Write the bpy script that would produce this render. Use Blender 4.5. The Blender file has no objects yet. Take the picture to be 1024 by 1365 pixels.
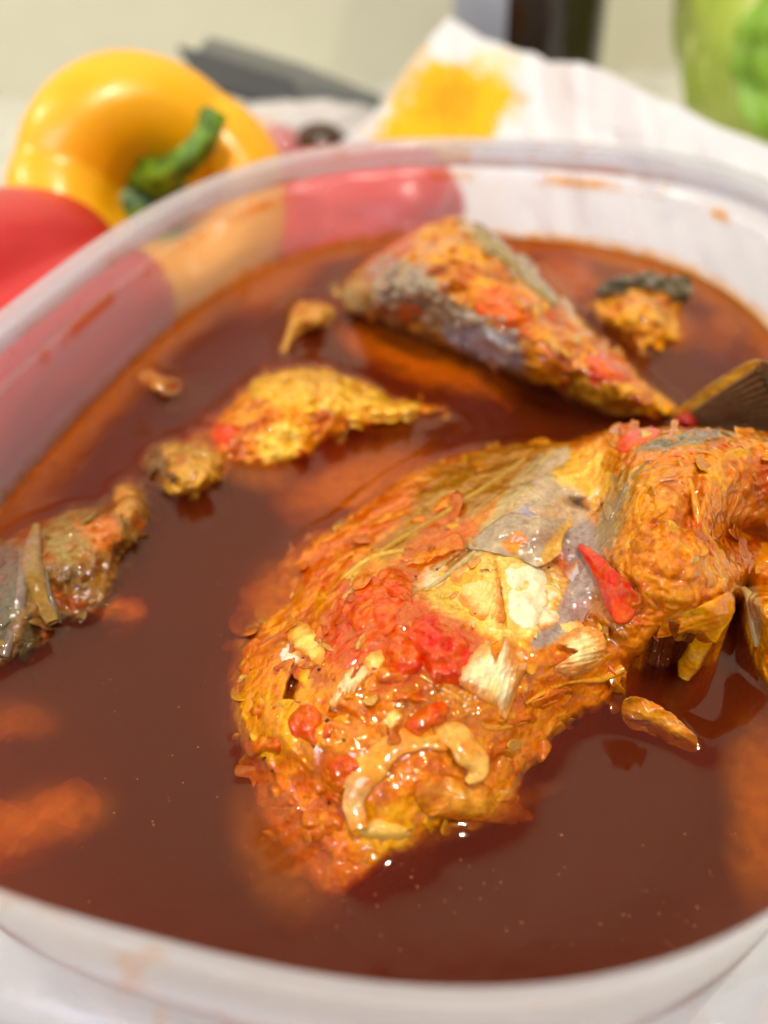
import bpy, math, random
import numpy as np
from mathutils import Vector
R = math.radians
S = bpy.context.scene
COL = S.collection
rng = np.random.default_rng(7)

# ------------------------------------------------------------------ camera, world, lamps, exposure (metres; the code thinks in cm)
PITCH, ROLL, FOV, CAMH = R(39.5), R(-2.92), R(62), 10.0
FPX = 682.5 / math.tan(FOV / 2)
cam = bpy.data.cameras.new('camera'); camo = bpy.data.objects.new('camera', cam); COL.objects.link(camo)
cam.sensor_fit = 'VERTICAL'; cam.sensor_height = 36; cam.sensor_width = 27
cam.lens = 18 / math.tan(FOV / 2)
FWD = np.array([0, math.cos(PITCH), -math.sin(PITCH)]); UP0 = np.array([0, math.sin(PITCH), math.cos(PITCH)]); RT0 = np.array([1., 0, 0])
cr, sr = math.cos(ROLL), math.sin(ROLL)
from mathutils import Matrix
# image right axis expressed in world: pixel x grows with d.(c*RT0 + s*UP0)
AX = RT0 * cr + UP0 * sr
AY = RT0 * sr - UP0 * cr            # pixel y (down)
m = Matrix(((AX[0], -AY[0], -FWD[0], 0), (AX[1], -AY[1], -FWD[1], 0), (AX[2], -AY[2], -FWD[2], CAMH * .01), (0, 0, 0, 1)))
camo.matrix_world = m
cam.clip_start = .002; cam.clip_end = 20
cam.dof.use_dof = True; cam.dof.focus_distance = .121; cam.dof.aperture_fstop = 9.3
S.camera = camo
def ray(u, v):
    u = np.asarray(u, float); v = np.asarray(v, float)
    return FWD + ((u - 512) / FPX)[..., None] * AX + ((v - 682.5) / FPX)[..., None] * AY
def px(u, v, z=0.):                  # photo pixel -> point (cm) on the level z
    d = ray(u, v); z = np.asarray(z, float)
    t = (z - CAMH) / d[..., 2]
    p = d * t[..., None]; p[..., 2] += CAMH
    return p
def pxd(u, v, depth):                # photo pixel -> point (cm) at a distance along the view axis
    return ray(u, v) * np.asarray(depth, float)[..., None] + np.array([0, 0, CAMH])
def topx(P):
    d = np.asarray(P, float) - np.array([0, 0, CAMH]); w = d @ FWD
    return 512 + FPX * (d @ AX) / w, 682.5 + FPX * (d @ AY) / w

w = bpy.data.worlds.new('World'); S.world = w; w.use_nodes = True
w.node_tree.nodes['Background'].inputs[0].default_value = (1, .95, .88, 1)
w.node_tree.nodes['Background'].inputs[1].default_value = .27
def lamp(name, loc, target, size, power, col, sy=None):
    l = bpy.data.lights.new(name, 'AREA'); l.energy = power; l.color = col
    l.size = size
    if sy: l.shape = 'RECTANGLE'; l.size_y = sy
    else: l.shape = 'DISK'
    o = bpy.data.objects.new(name, l); COL.objects.link(o)
    o.location = loc; o.rotation_euler = (Vector(target) - Vector(loc)).to_track_quat('-Z', 'Y').to_euler()
for _p, _w in (((.10, -.18, 1.5), 17), ((.95, .80, 1.25), 16), ((-.85, .75, 1.30), 15), ((.50, -.55, 1.3), 6), ((-1.2, .2, 1.25), 9)):
    lamp('ceiling_spot', _p, (0, .15, 0), .07, _w, (1, .925, .78))
lamp('window_light', (-.8, -.9, .85), (0, .1, 0), .5, 9, (.76, .82, 1.0), .7)
S.view_settings.view_transform = 'Standard'; S.view_settings.look = 'None'; S.view_settings.exposure = -.08; S.view_settings.gamma = 1
S.cycles.max_bounces = 12; S.cycles.transparent_max_bounces = 16; S.cycles.volume_bounces = 2
S.cycles.diffuse_bounces = 3; S.cycles.glossy_bounces = 4; S.cycles.transmission_bounces = 8
S.cycles.caustics_reflective = False; S.cycles.caustics_refractive = False
S.cycles.sample_clamp_indirect = 6
S.cycles.use_denoising = True

# ------------------------------------------------------------------ maths helpers
def lin(c):
    c = np.asarray(c, float) / 255.
    return np.where(c <= .04045, c / 12.92, ((c + .055) / 1.055) ** 2.4)
def sm(a, b, x):
    t = np.clip((x - a) / (b - a), 0, 1); return t * t * (3 - 2 * t)
_perm = np.random.default_rng(3).permutation(256); _perm = np.concatenate([_perm, _perm, _perm])
_g = np.random.default_rng(4).normal(size=(256, 3)); _g /= np.linalg.norm(_g, axis=1)[:, None]
def perlin(P):
    P = np.asarray(P, float); sh = P.shape[:-1]; P = P.reshape(-1, 3)
    I = np.floor(P).astype(int); F = P - I; I &= 255
    U = F * F * F * (F * (F * 6 - 15) + 10); out = 0
    for dx in (0, 1):
        for dy in (0, 1):
            for dz in (0, 1):
                h = _perm[_perm[_perm[I[:, 0] + dx] + I[:, 1] + dy] + I[:, 2] + dz]
                g = _g[h]; d = F - np.array([dx, dy, dz])
                wgt = np.where(dx, U[:, 0], 1 - U[:, 0]) * np.where(dy, U[:, 1], 1 - U[:, 1]) * np.where(dz, U[:, 2], 1 - U[:, 2])
                out = out + wgt * (g * d).sum(1)
    return (out * 1.6).reshape(sh)
def fbm(P, freq=1., oct=4, gain=.5, seed=0., ridge=False):
    P = np.asarray(P, float) * freq + seed * 17.31; a = 1.; s = 0; t = 0
    for i in range(oct):
        n = perlin(P)
        if ridge: n = 1 - 2 * np.abs(n)
        s = s + a * n; t += a; a *= gain; P = P * 2.03 + 5.7
    return s / t
def spline(pts, n=12, closed=True):  # Catmull-Rom through points of any dimension
    P = np.asarray(pts, float); N = len(P); out = []
    rng_ = range(N if closed else N - 1)
    for i in rng_:
        if closed: a, b, c, d = P[(i - 1) % N], P[i], P[(i + 1) % N], P[(i + 2) % N]
        else: a, b, c, d = P[max(i - 1, 0)], P[i], P[i + 1], P[min(i + 2, N - 1)]
        for k in range(n):
            t = k / n
            out.append(.5 * ((2 * b) + (c - a) * t + (2 * a - 5 * b + 4 * c - d) * t * t + (3 * b - a - 3 * c + d) * t ** 3))
    if not closed: out.append(P[-1])
    return np.array(out)
def sdf(poly, X, Y):                 # signed distance, positive inside
    A = np.asarray(poly, float)[:, :2]; B = np.roll(A, -1, 0)
    d2 = np.full(X.shape, 1e18); inside = np.zeros(X.shape, bool)
    for (ax, ay), (bx, by) in zip(A, B):
        ex, ey = bx - ax, by - ay; L = ex * ex + ey * ey + 1e-12
        t = np.clip(((X - ax) * ex + (Y - ay) * ey) / L, 0, 1)
        d2 = np.minimum(d2, (X - ax - t * ex) ** 2 + (Y - ay - t * ey) ** 2)
        if ay != by:
            c = ((ay > Y) != (by > Y)) & (X < (bx - ax) * (Y - ay) / (by - ay) + ax)
            inside ^= c
    return np.where(inside, 1, -1) * np.sqrt(d2)
class TPS:                            # smooth height through (u, v, z) control points
    def __init__(s, pts, lam=1e-3):
        P = np.asarray(pts, float); s.c = P[:, :2] / 100; z = P[:, 2]; n = len(P)
        K = s.k(s.c[:, None] - s.c[None]) + lam * np.eye(n)
        Q = np.c_[np.ones(n), s.c]; M = np.block([[K, Q], [Q.T, np.zeros((3, 3))]])
        s.w = np.linalg.solve(M, np.r_[z, 0, 0, 0])
    def k(s, d):
        r2 = (d ** 2).sum(-1); return .5 * r2 * np.log(r2 + 1e-12)
    def __call__(s, u, v):
        u = np.asarray(u, float); sh = u.shape; q = np.stack([u.ravel(), np.asarray(v, float).ravel()], 1) / 100
        out = s.w[-3] + q @ s.w[-2:]
        for i, c in enumerate(s.c): out = out + s.w[i] * s.k(q - c)
        return out.reshape(sh)

# ------------------------------------------------------------------ object helpers
def tag(o, label=None, cat=None, group=None, kind=None):
    for k, v in (('label', label), ('category', cat), ('group', group), ('kind', kind)):
        if v: o[k] = v
    return o
def obj(name, V, F, mat, parent=None, col=None, smooth=True):   # V in cm
    me = bpy.data.meshes.new(name)
    V = np.asarray(V, float) * .01
    me.from_pydata(V.tolist() if len(V) < 200 else V, [], F if isinstance(F, list) else F.tolist())
    if smooth: me.polygons.foreach_set('use_smooth', np.ones(len(me.polygons), bool))
    if col is not None:
        a = me.color_attributes.new('col', 'FLOAT_COLOR', 'POINT')
        c = np.ones((len(V), 4)); c[:, :3] = np.clip(col, 0, 1); a.data.foreach_set('color', c.ravel())
    me.materials.append(mat); me.update()
    o = bpy.data.objects.new(name, me); COL.objects.link(o); o.parent = parent
    return o
def empty(name, loc=(0, 0, 0)):
    o = bpy.data.objects.new(name, None); COL.objects.link(o); o.location = Vector(loc) * .01; o.empty_display_size = .01
    return o
def under(o, root):
    g = GL.pop(o.data.name, None) if 'GL' in globals() and o.data else None
    if g is not None: under(g, root)
    o.parent = root; o.matrix_parent_inverse = Matrix.Translation(root.location).inverted(); return o
def gridfaces(n, mm, wrap=False):
    i = np.arange(n - 1)[:, None] * mm; j = np.arange(mm if wrap else mm - 1)[None]
    j2 = (j + 1) % mm
    return np.stack([i + j, i + j2, i + mm + j2, i + mm + j], -1).reshape(-1, 4)

# ------------------------------------------------------------------ materials
class MN:
    def __init__(s, name):
        s.m = bpy.data.materials.new(name); s.m.use_nodes = True; s.t = s.m.node_tree; s.N = s.t.nodes; s.L = s.t.links
        s.b = s.N['Principled BSDF']; s.out = s.N['Material Output']
    def n(s, ty, **k):
        x = s.N.new(ty)
        for a, b in k.items():
            if a.startswith('i_'):
                key = a[2:]; key = int(key) if key.isdigit() else key.replace('_', ' ')
                x.inputs[key].default_value = b
            else: setattr(x, a, b)
        return x
    def l(s, a, b): s.L.new(a, b)
    def set(s, **k):
        for a, b in k.items(): s.b.inputs[a.replace('_', ' ')].default_value = b
        return s
    def noise(s, scale, detail=3, rough=.5, obj=True):
        tc = s.n('ShaderNodeTexCoord'); nz = s.n('ShaderNodeTexNoise', i_Scale=scale, i_Detail=detail, i_Roughness=rough)
        s.l(tc.outputs['Object'], nz.inputs['Vector']); return nz
    def bump(s, h, dist, strength=1., prev=None):
        b = s.n('ShaderNodeBump', i_Strength=strength, i_Distance=dist); s.l(h, b.inputs['Height'])
        if prev: s.l(prev, b.inputs['Normal'])
        return b.outputs[0]
def rgb(c): return (*lin(c), 1)
def wet(name, rough=.16, coat=1., glaze=.00009, s1=1000, sss=.28, var=.3, s2=1500, b2=.00004):
    """food: grained albedo under a smooth, gently rippled liquid film"""
    q = MN(name); at = q.n('ShaderNodeVertexColor', layer_name='col')
    n1 = q.noise(s1, 1, .4); n2 = q.noise(s2, 4, .6)
    hs = q.n('ShaderNodeHueSaturation'); mr = q.n('ShaderNodeMapRange', i_1=.3, i_2=.7, i_3=1 - var, i_4=1 + var * .6)
    q.l(n2.outputs[0], mr.inputs[0]); q.l(mr.outputs[0], hs.inputs['Value']); q.l(at.outputs[0], hs.inputs['Color'])
    n3 = q.noise(s1 * .7, 3, .6)
    mx = q.n('ShaderNodeMapRange', i_1=.35, i_2=.65, i_3=.492, i_4=.510); q.l(n3.outputs[0], mx.inputs[0]); q.l(mx.outputs[0], hs.inputs['Hue'])
    q.l(hs.outputs[0], q.b.inputs['Base Color'])
    g = q.bump(n1.outputs[0], glaze); q.l(g, q.b.inputs['Coat Normal'])
    q.l(q.bump(n2.outputs[0], b2, 1, g), q.b.inputs['Normal'])
    q.set(Roughness=rough, Coat_Weight=coat, Coat_Roughness=.035, Coat_IOR=1.5, Specular_IOR_Level=.15, Subsurface_Weight=sss, Subsurface_Scale=.0013)
    q.b.inputs['Subsurface Radius'].default_value = (1, .6, .2)
    return q.m
M = {}
M['sauce'] = wet('wet_sauce')
M['flesh'] = wet('cooked_flesh', .22, .9, .00007, 700, .2, .12, 1100, .00006)
M['skin'] = wet('fish_skin', .2, 1., .00007, 800, .05, .3, 1200, .00005)
M['tomato'] = wet('cooked_tomato', .12, 1., .00009, 600, .12, .25, 700, .00004)
M['sunk'] = wet('sunk_sauce', .6, .0, .0001, 900, .0, .3, 500, .0003)

def glaze():
    q = MN('liquid_glaze'); at = q.n('ShaderNodeVertexColor', layer_name='col'); tr = q.n('ShaderNodeBsdfTransparent'); q.l(at.outputs[0], tr.inputs[0])
    gl = q.n('ShaderNodeBsdfGlossy'); gl.inputs['Roughness'].default_value = .06
    n = q.noise(750, 0, .4); bm = q.bump(n.outputs[0], .00009); q.l(bm, gl.inputs['Normal'])
    lw = q.n('ShaderNodeLayerWeight', i_Blend=.5); pw = q.n('ShaderNodeMath', operation='POWER', i_1=5.); q.l(lw.outputs['Facing'], pw.inputs[0])
    fr = q.n('ShaderNodeMath', operation='MULTIPLY_ADD', i_1=.5, i_2=.10); q.l(pw.outputs[0], fr.inputs[0])
    mx = q.n('ShaderNodeMixShader'); q.l(fr.outputs[0], mx.inputs[0]); q.l(tr.outputs[0], mx.inputs[1]); q.l(gl.outputs[0], mx.inputs[2]); q.l(mx.outputs[0], q.out.inputs[0]); q.N.remove(q.b)
    return q.m
M['glaze'] = glaze()

# ------------------------------------------------------------------ container outline (rounded rectangle, turned)
CX, CY, CROT, CA, CB, CN = .965, 14.13, -.287, 7.602, 10.852, 2.697
def ring(off, z, n=220, ph=0.):
    t = np.linspace(0, 2 * np.pi, n, endpoint=False)
    # even arc spacing
    tt = np.linspace(0, 2 * np.pi, 4000, endpoint=False)
    def f(t, off):
        c, s = np.cos(t), np.sin(t)
        return np.sign(c) * abs(c) ** (2 / CN) * (CA + off), np.sign(s) * abs(s) ** (2 / CN) * (CB + off)
    x, y = f(tt, 0); d = np.hypot(np.diff(np.r_[x, x[0]]), np.diff(np.r_[y, y[0]])); s = np.r_[0, np.cumsum(d)]
    ti = np.interp(np.linspace(0, s[-1], n, endpoint=False), s, np.r_[tt, 2 * np.pi])
    x, y = f(ti, off); c, s_ = math.cos(CROT), math.sin(CROT)
    return np.stack([CX + c * x - s_ * y, CY + s_ * x + c * y, np.full(n, float(z))], 1)
def inside_c(X, Y, off=0):
    c, s = math.cos(CROT), math.sin(CROT); x = X - CX; y = Y - CY
    a = c * x + s * y; b = -s * x + c * y
    return (abs(a) / (CA + off)) ** CN + (abs(b) / (CB + off)) ** CN
def sweep(prof, n=220, closed=False):
    V = np.concatenate([ring(o, z, n) for o, z in prof]); F = gridfaces(len(prof), n, True).tolist()
    return V, F
TABLE = -5.2

# ------------------------------------------------------------------ SETTING
def setting():
    q = MN('counter_top'); n = q.noise(60, 5); r = q.n('ShaderNodeValToRGB')
    r.color_ramp.elements[0].color = rgb((196, 195, 184)); r.color_ramp.elements[1].color = rgb((222, 220, 210))
    r.color_ramp.elements[0].position = .35; r.color_ramp.elements[1].position = .65
    q.l(n.outputs[0], r.inputs[0]); q.l(r.outputs[0], q.b.inputs[0]); q.set(Roughness=.35)
    y1 = 66
    V = [(-150, -60, TABLE), (150, -60, TABLE), (150, 90, TABLE), (-150, 90, TABLE)]
    V += [(x, y, TABLE - 3) for x, y, _ in V]
    F = [(0, 1, 2, 3), (7, 6, 5, 4), (0, 4, 5, 1), (1, 5, 6, 2), (2, 6, 7, 3), (3, 7, 4, 0)]
    tag(obj('countertop', V, F, q.m, smooth=False), kind='structure')
    q = MN('wall_paint'); n = q.noise(35, 4); r = q.n('ShaderNodeValToRGB')
    r.color_ramp.elements[0].color = rgb((212, 208, 184)); r.color_ramp.elements[1].color = rgb((222, 218, 194))
    q.l(n.outputs[0], r.inputs[0]); q.l(r.outputs[0], q.b.inputs[0]); q.set(Roughness=.7)
    q.l(q.bump(n.outputs[0], .001), q.b.inputs['Normal'])
    V = [(-150, y1 + 6, TABLE + .003), (150, y1 - 4, TABLE + .003), (150, y1 - 4, 160), (-150, y1 + 6, 160)]
    V += [(x, y + 5, z) for x, y, z in V]
    F = [(3, 2, 1, 0), (4, 5, 6, 7), (0, 1, 5, 4), (2, 3, 7, 6), (1, 2, 6, 5), (3, 0, 4, 7)]
    tag(obj('wall', V, F, q.m, smooth=False), kind='structure')
setting()

# ------------------------------------------------------------------ CONTAINER
def container():
    q = MN('milky_plastic')
    N, L = q.N, q.l
    tr = q.n('ShaderNodeBsdfTransparent'); tr.inputs[0].default_value = (.95, .95, .98, 1)
    tl = q.n('ShaderNodeBsdfTranslucent'); tl.inputs[0].default_value = (.90, .90, .98, 1)
    df = q.n('ShaderNodeBsdfDiffuse'); df.inputs[0].default_value = (.90, .91, 1.0, 1)
    gl = q.n('ShaderNodeBsdfGlossy'); gl.inputs['Roughness'].default_value = .09
    m1 = q.n('ShaderNodeMixShader', i_0=.5); L(df.outputs[0], m1.inputs[1]); L(tl.outputs[0], m1.inputs[2])
    m2 = q.n('ShaderNodeMixShader')
    lw0 = q.n('ShaderNodeLayerWeight', i_Blend=.5); pw = q.n('ShaderNodeMath', operation='POWER', i_1=5.); L(lw0.outputs['Facing'], pw.inputs[0])
    fr = q.n('ShaderNodeMath', operation='MULTIPLY_ADD', i_1=.55, i_2=.05); L(pw.outputs[0], fr.inputs[0])
    lw = q.n('ShaderNodeLayerWeight', i_Blend=.35)
    mr = q.n('ShaderNodeMapRange', i_1=0, i_2=1, i_3=.23, i_4=.74); L(lw.outputs['Facing'], mr.inputs[0]); L(mr.outputs[0], m2.inputs[0])
    L(tr.outputs[0], m2.inputs[1]); L(m1.outputs[0], m2.inputs[2])
    m3 = q.n('ShaderNodeMixShader'); L(fr.outputs[0], m3.inputs[0]); L(m2.outputs[0], m3.inputs[1]); L(gl.outputs[0], m3.inputs[2])
    # dried oily residue on the inner wall above the broth and a smear below the rim
    tc = q.n('ShaderNodeTexCoord'); sp = q.n('ShaderNodeSeparateXYZ'); L(tc.outputs['Object'], sp.inputs[0])
    n = q.noise(220, 4, .6)
    amber = q.n('ShaderNodeBsdfTransparent'); amber.inputs[0].default_value = rgb((240, 165, 45))
    od = q.n('ShaderNodeBsdfDiffuse'); od.inputs[0].default_value = rgb((225, 150, 50))
    om = q.n('ShaderNodeMixShader', i_0=.3); L(amber.outputs[0], om.inputs[1]); L(od.outputs[0], om.inputs[2])
    zz = q.n('ShaderNodeMath', operation='MULTIPLY_ADD', i_1=-.005); L(n.outputs[0], zz.inputs[0]); L(sp.outputs[2], zz.inputs[2])
    band = q.n('ShaderNodeMapRange', i_1=-.0022, i_2=.0012, i_3=.95, i_4=0); L(zz.outputs[0], band.inputs[0])
    n3 = q.noise(90, 4, .65)
    spl = q.n('ShaderNodeMapRange', i_1=.60, i_2=.70, i_3=0, i_4=.5); L(n3.outputs[0], spl.inputs[0])
    hi = q.n('ShaderNodeMapRange', i_1=.012, i_2=.020, i_3=0, i_4=1); L(sp.outputs[2], hi.inputs[0])
    mu = q.n('ShaderNodeMath', operation='MULTIPLY'); L(spl.outputs[0], mu.inputs[0]); L(hi.outputs[0], mu.inputs[1])
    mxx = q.n('ShaderNodeMath', operation='MAXIMUM'); L(mu.outputs[0], mxx.inputs[0]); L(band.outputs[0], mxx.inputs[1])
    # sauce caught under the ledge
    n5 = q.noise(55, 3, .6); g1 = q.n('ShaderNodeMapRange', i_1=.50, i_2=.60, i_3=0, i_4=.9); L(n5.outputs[0], g1.inputs[0])
    z1 = q.n('ShaderNodeMapRange', i_1=.0150, i_2=.0172, i_3=0, i_4=1); z2 = q.n('ShaderNodeMapRange', i_1=.0178, i_2=.0190, i_3=1, i_4=0); L(sp.outputs[2], z1.inputs[0]); L(sp.outputs[2], z2.inputs[0])
    a1 = q.n('ShaderNodeMath', operation='MULTIPLY'); a2 = q.n('ShaderNodeMath', operation='MULTIPLY'); L(z1.outputs[0], a1.inputs[0]); L(z2.outputs[0], a1.inputs[1]); L(a1.outputs[0], a2.inputs[0]); L(g1.outputs[0], a2.inputs[1])
    mx2 = q.n('ShaderNodeMath', operation='MAXIMUM'); L(mxx.outputs[0], mx2.inputs[0]); L(a2.outputs[0], mx2.inputs[1]); mxx = mx2
    m4 = q.n('ShaderNodeMixShader'); L(mxx.outputs[0], m4.inputs[0]); L(m3.outputs[0], m4.inputs[1]); L(om.outputs[0], m4.inputs[2])
    nb = q.noise(900, 3); bm = q.bump(nb.outputs[0], .00012)
    for x in (df, tl, gl): L(bm, x.inputs['Normal'])
    L(m4.outputs[0], q.out.inputs[0]); N.remove(q.b)
    root = empty('food_container', (CX, CY, TABLE))
    tag(root, 'milky translucent plastic food container holding the fish and red-brown broth', 'container')
    wall = [(-1.2, TABLE + .12), (-.95, TABLE + .02), (-.62, TABLE + .12), (-.5, TABLE + .5), (-.3, -2), (.02, 0), (.10, 1.2), (.14, 1.75)]
    V, F = sweep([(-4, TABLE + .2), (-2.5, TABLE + .2)] + wall)
    under(obj('container_wall', V, F, q.m), root)
    # stepped collar and rolled rim
    col_ = [(.14, 1.752), (.16, 1.82), (.22, 1.86), (.25, 1.92), (.26, 2.1), (.27, 2.3)]
    V, F = sweep(col_); under(obj('collar', V, F, q.m), root)
    rim = [(.27, 2.302), (.28, 2.48), (.32, 2.57), (.40, 2.61), (.55, 2.62), (.66, 2.61), (.80, 2.60), (.90, 2.55), (.94, 2.56), (1.03, 2.55), (1.10, 2.46), (1.13, 2.3), (1.13, 1.75), (1.09, 1.72), (1.06, 1.75), (1.06, 2.2), (.98, 2.36), (.6, 2.38)]
    V, F = sweep(rim); under(obj('rim', V, F, q.m), root)
    sk = [(1.06, 1.9), (1.3, 1.86), (1.5, 1.84), (1.55, 1.78), (1.5, 1.72), (1.06, 1.74)]
    V, F = sweep(sk); under(obj('rim_flange', V, F, q.m), root)
container()

# ------------------------------------------------------------------ FOOD builders
def rough(poly, amp=3., n=10, seed=0.):
    P = spline(poly, n); d = np.roll(P, -1, 0) - np.roll(P, 1, 0); nn = np.stack([d[:, 1], -d[:, 0]], 1); nn /= np.linalg.norm(nn, axis=1)[:, None] + 1e-9
    k = fbm(np.c_[P[:, :2], np.zeros(len(P))], .045, 4, .75, seed)
    Q = P.copy(); Q[:, :2] += nn * (k * amp)[:, None]; return Q
def paint(base, u, v, layers, P):
    """layers: (polygon px, colour, softness px, noise px, opacity); albedo patches with frayed edges"""
    c = base.copy()
    for i, (poly, colr, soft, nz, op) in enumerate(layers):
        pl = np.asarray(poly, float); x0, y0 = pl.min(0) - 40; x1, y1 = pl.max(0) + 40
        k = (u > x0) & (u < x1) & (v > y0) & (v < y1)
        if not k.any(): continue
        d = sdf(spline(pl, 5), u[k], v[k]) + nz * fbm(P[k], 3.2, 4, .6, i + 1.)
        a = (sm(-soft, soft, d) * op)[:, None]
        c[k] = c[k] * (1 - a) + lin(colr) * a
    return c
def mixcols(P, cols, freq, seed=0., contrast=1.6):
    cs = np.array([lin(c) for c in cols]); t = np.clip(.5 + contrast * .5 * fbm(P, freq, 4, .55, seed), 0, .9999) * (len(cs) - 1)
    i = t.astype(int); f = (t - i)[:, None]; return cs[i] * (1 - f) + cs[np.minimum(i + 1, len(cs) - 1)] * f
FILMS = []; GL = {}
WATER = []                            # outlines (world cm) where something breaks the broth surface
def relief(name, outline, ctrl, mat, cols, layers, parent=None, step=1.6, amp=.05, freq=2.5, lump=0., depth=2.2, edge=14, edge_drop=.5,
           rough_px=4, seed=0., cfreq=1.4, ridge=0., meniscus=True, fine=.012, extra=None, film=.035, hollow_tint=.75):
    ol = rough(outline, rough_px, 10, seed)
    (x0, y0), (x1, y1) = ol.min(0) - 2 * step, ol.max(0) + 2 * step
    gu, gv = np.meshgrid(np.arange(x0, x1, step), np.arange(y0, y1, step), indexing='ij'); sh = gu.shape
    u, v = gu.ravel(), gv.ravel(); d = sdf(ol, u, v)
    keep = (d > 0).reshape(sh); cell = keep[:-1, :-1] & keep[1:, :-1] & keep[1:, 1:] & keep[:-1, 1:]
    idx = np.arange(u.size).reshape(sh)
    F = np.stack([idx[:-1, :-1], idx[:-1, 1:], idx[1:, 1:], idx[1:, :-1]], -1)[cell]
    used = np.unique(F); remap = -np.ones(u.size, int); remap[used] = np.arange(len(used)); F = remap[F]
    u, v, d = u[used], v[used], d[used]
    # boundary edges
    E = np.concatenate([F[:, [0, 1]], F[:, [1, 2]], F[:, [2, 3]], F[:, [3, 0]]]); key = np.sort(E, 1)
    kk = key[:, 0] * len(u) + key[:, 1]; un, inv, cnt = np.unique(kk, return_inverse=True, return_counts=True)
    B = E[cnt[inv] == 1]; bv = np.unique(B)
    for _ in range(2):                # pull the stair-stepped border on to the outline
        e = .6; db = sdf(ol, u[bv], v[bv]); gx = (sdf(ol, u[bv] + e, v[bv]) - db) / e; gy = (sdf(ol, u[bv], v[bv] + e) - db) / e
        g = np.hypot(gx, gy) + 1e-6; mv = np.clip(db, 0, step * 1.6); u[bv] -= gx / g * mv; v[bv] -= gy / g * mv
    d[bv] = 0
    tps = ctrl if callable(ctrl) else TPS(ctrl)
    z = tps(u, v)
    P = px(u, v, z)
    z = z - edge_drop * (1 - np.sqrt(np.clip(1 - (1 - np.clip(d / edge, 0, 1)) ** 2, 0, 1)))
    z = z + amp * fbm(P, freq, 4, .42, seed + 2) + fine * fbm(P, 6.5, 2, .4, seed + 5)
    if lump:
        lp = 1 - 2 * np.abs(fbm(P, 2.2, 3, .5, seed + 9)); z = z + lump * lp
    if ridge: z = z + ridge * np.sign(1)*fbm(P * np.array([1, 1, 1]), 3.5, 3, .5, seed + 3, True)
    if extra is not None: z = z + extra(u, v, P)
    P = px(u, v, z)
    C = mixcols(P, cols, cfreq, seed + 1)
    hol = fbm(P, freq, 4, .42, seed + 2); hc = sm(-.05, -.4, hol)[:, None] * hollow_tint; C = C * (1 - hc) + lin((186, 70, 2)) * hc  # low spots of the relief mixed toward deeper red-orange
    C = paint(C, u, v, layers, P); hc = hc * .35; C = C * (1 - hc) + lin((170, 70, 6)) * hc
    if film:
        zf_ = tps(u, v); zf_ = zf_ - edge_drop * 1.0 * (1 - np.sqrt(np.clip(1 - (1 - np.clip(d / edge, 0, 1)) ** 2, 0, 1))); P1 = px(u, v, zf_)
        zf_ = zf_ + amp * fbm(P, freq, 2, .42, seed + 2) + .045 * fbm(P1, 2.2, 2, .4, seed + 12) + film + .022 * fbm(P1, 5., 1, .5, seed + 14)
        if extra is not None: zf_ = zf_ + extra(u, v, P1) * .85
        sat = sm(.72, .97, 1 - C.min(1) / (C.max(1) + 1e-6))[:, None]
        FILMS.append((name, px(u, v, zf_), F.copy(), 1 - sat * (1 - np.array([1., .89, .40]))))
    # skirt
    rb = {b: i for i, b in enumerate(bv)}; n0 = len(P)
    Q = P[bv].copy(); Q[:, 2] = np.minimum(Q[:, 2] - .4, -depth)
    ctr = P.mean(0); Q[:, :2] = ctr[:2] + (Q[:, :2] - ctr[:2]) * .93
    Qm = (P[bv] * .5 + Q * .5); Qm[:, :2] = P[bv][:, :2]
    m1 = n0 + np.array([rb[b] for b in B.ravel()]).reshape(-1, 2); m2 = m1 + len(bv)
    SF = np.concatenate([np.stack([B[:, 1], B[:, 0], m1[:, 0], m1[:, 1]], 1), np.stack([m1[:, 1], m1[:, 0], m2[:, 0], m2[:, 1]], 1)])
    V = np.concatenate([P, Qm, Q]); C = np.concatenate([C, C[bv], C[bv]]); F = np.concatenate([F, SF])
    # fix orientation: faces should look up
    a, b, c = V[F[0, 0]], V[F[0, 1]], V[F[0, 2]]
    if np.cross(b - a, c - b)[2] < 0: F = F[:, ::-1]
    o = obj(name, V, F, mat, parent, C)
    if film:
        _, V1, F1, C1 = FILMS.pop(); a, b, c = V1[F1[0, 0]], V1[F1[0, 1]], V1[F1[0, 2]]
        if np.cross(b - a, c - b)[2] < 0: F1 = F1[:, ::-1]
        fo = obj('sauce_glaze', V1, F1, M['glaze'], None, C1); GL[o.data.name] = fo
    if meniscus:
        zz = tps(ol[:, 0], ol[:, 1]); WATER.append((px(ol[:, 0], ol[:, 1], 0.), zz))
    def zf(uu, vv): return tps(uu, vv)
    zf.u, zf.v, zf.C = u, v, C[:len(u)]; zf.ol = ol
    return o, zf
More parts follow.
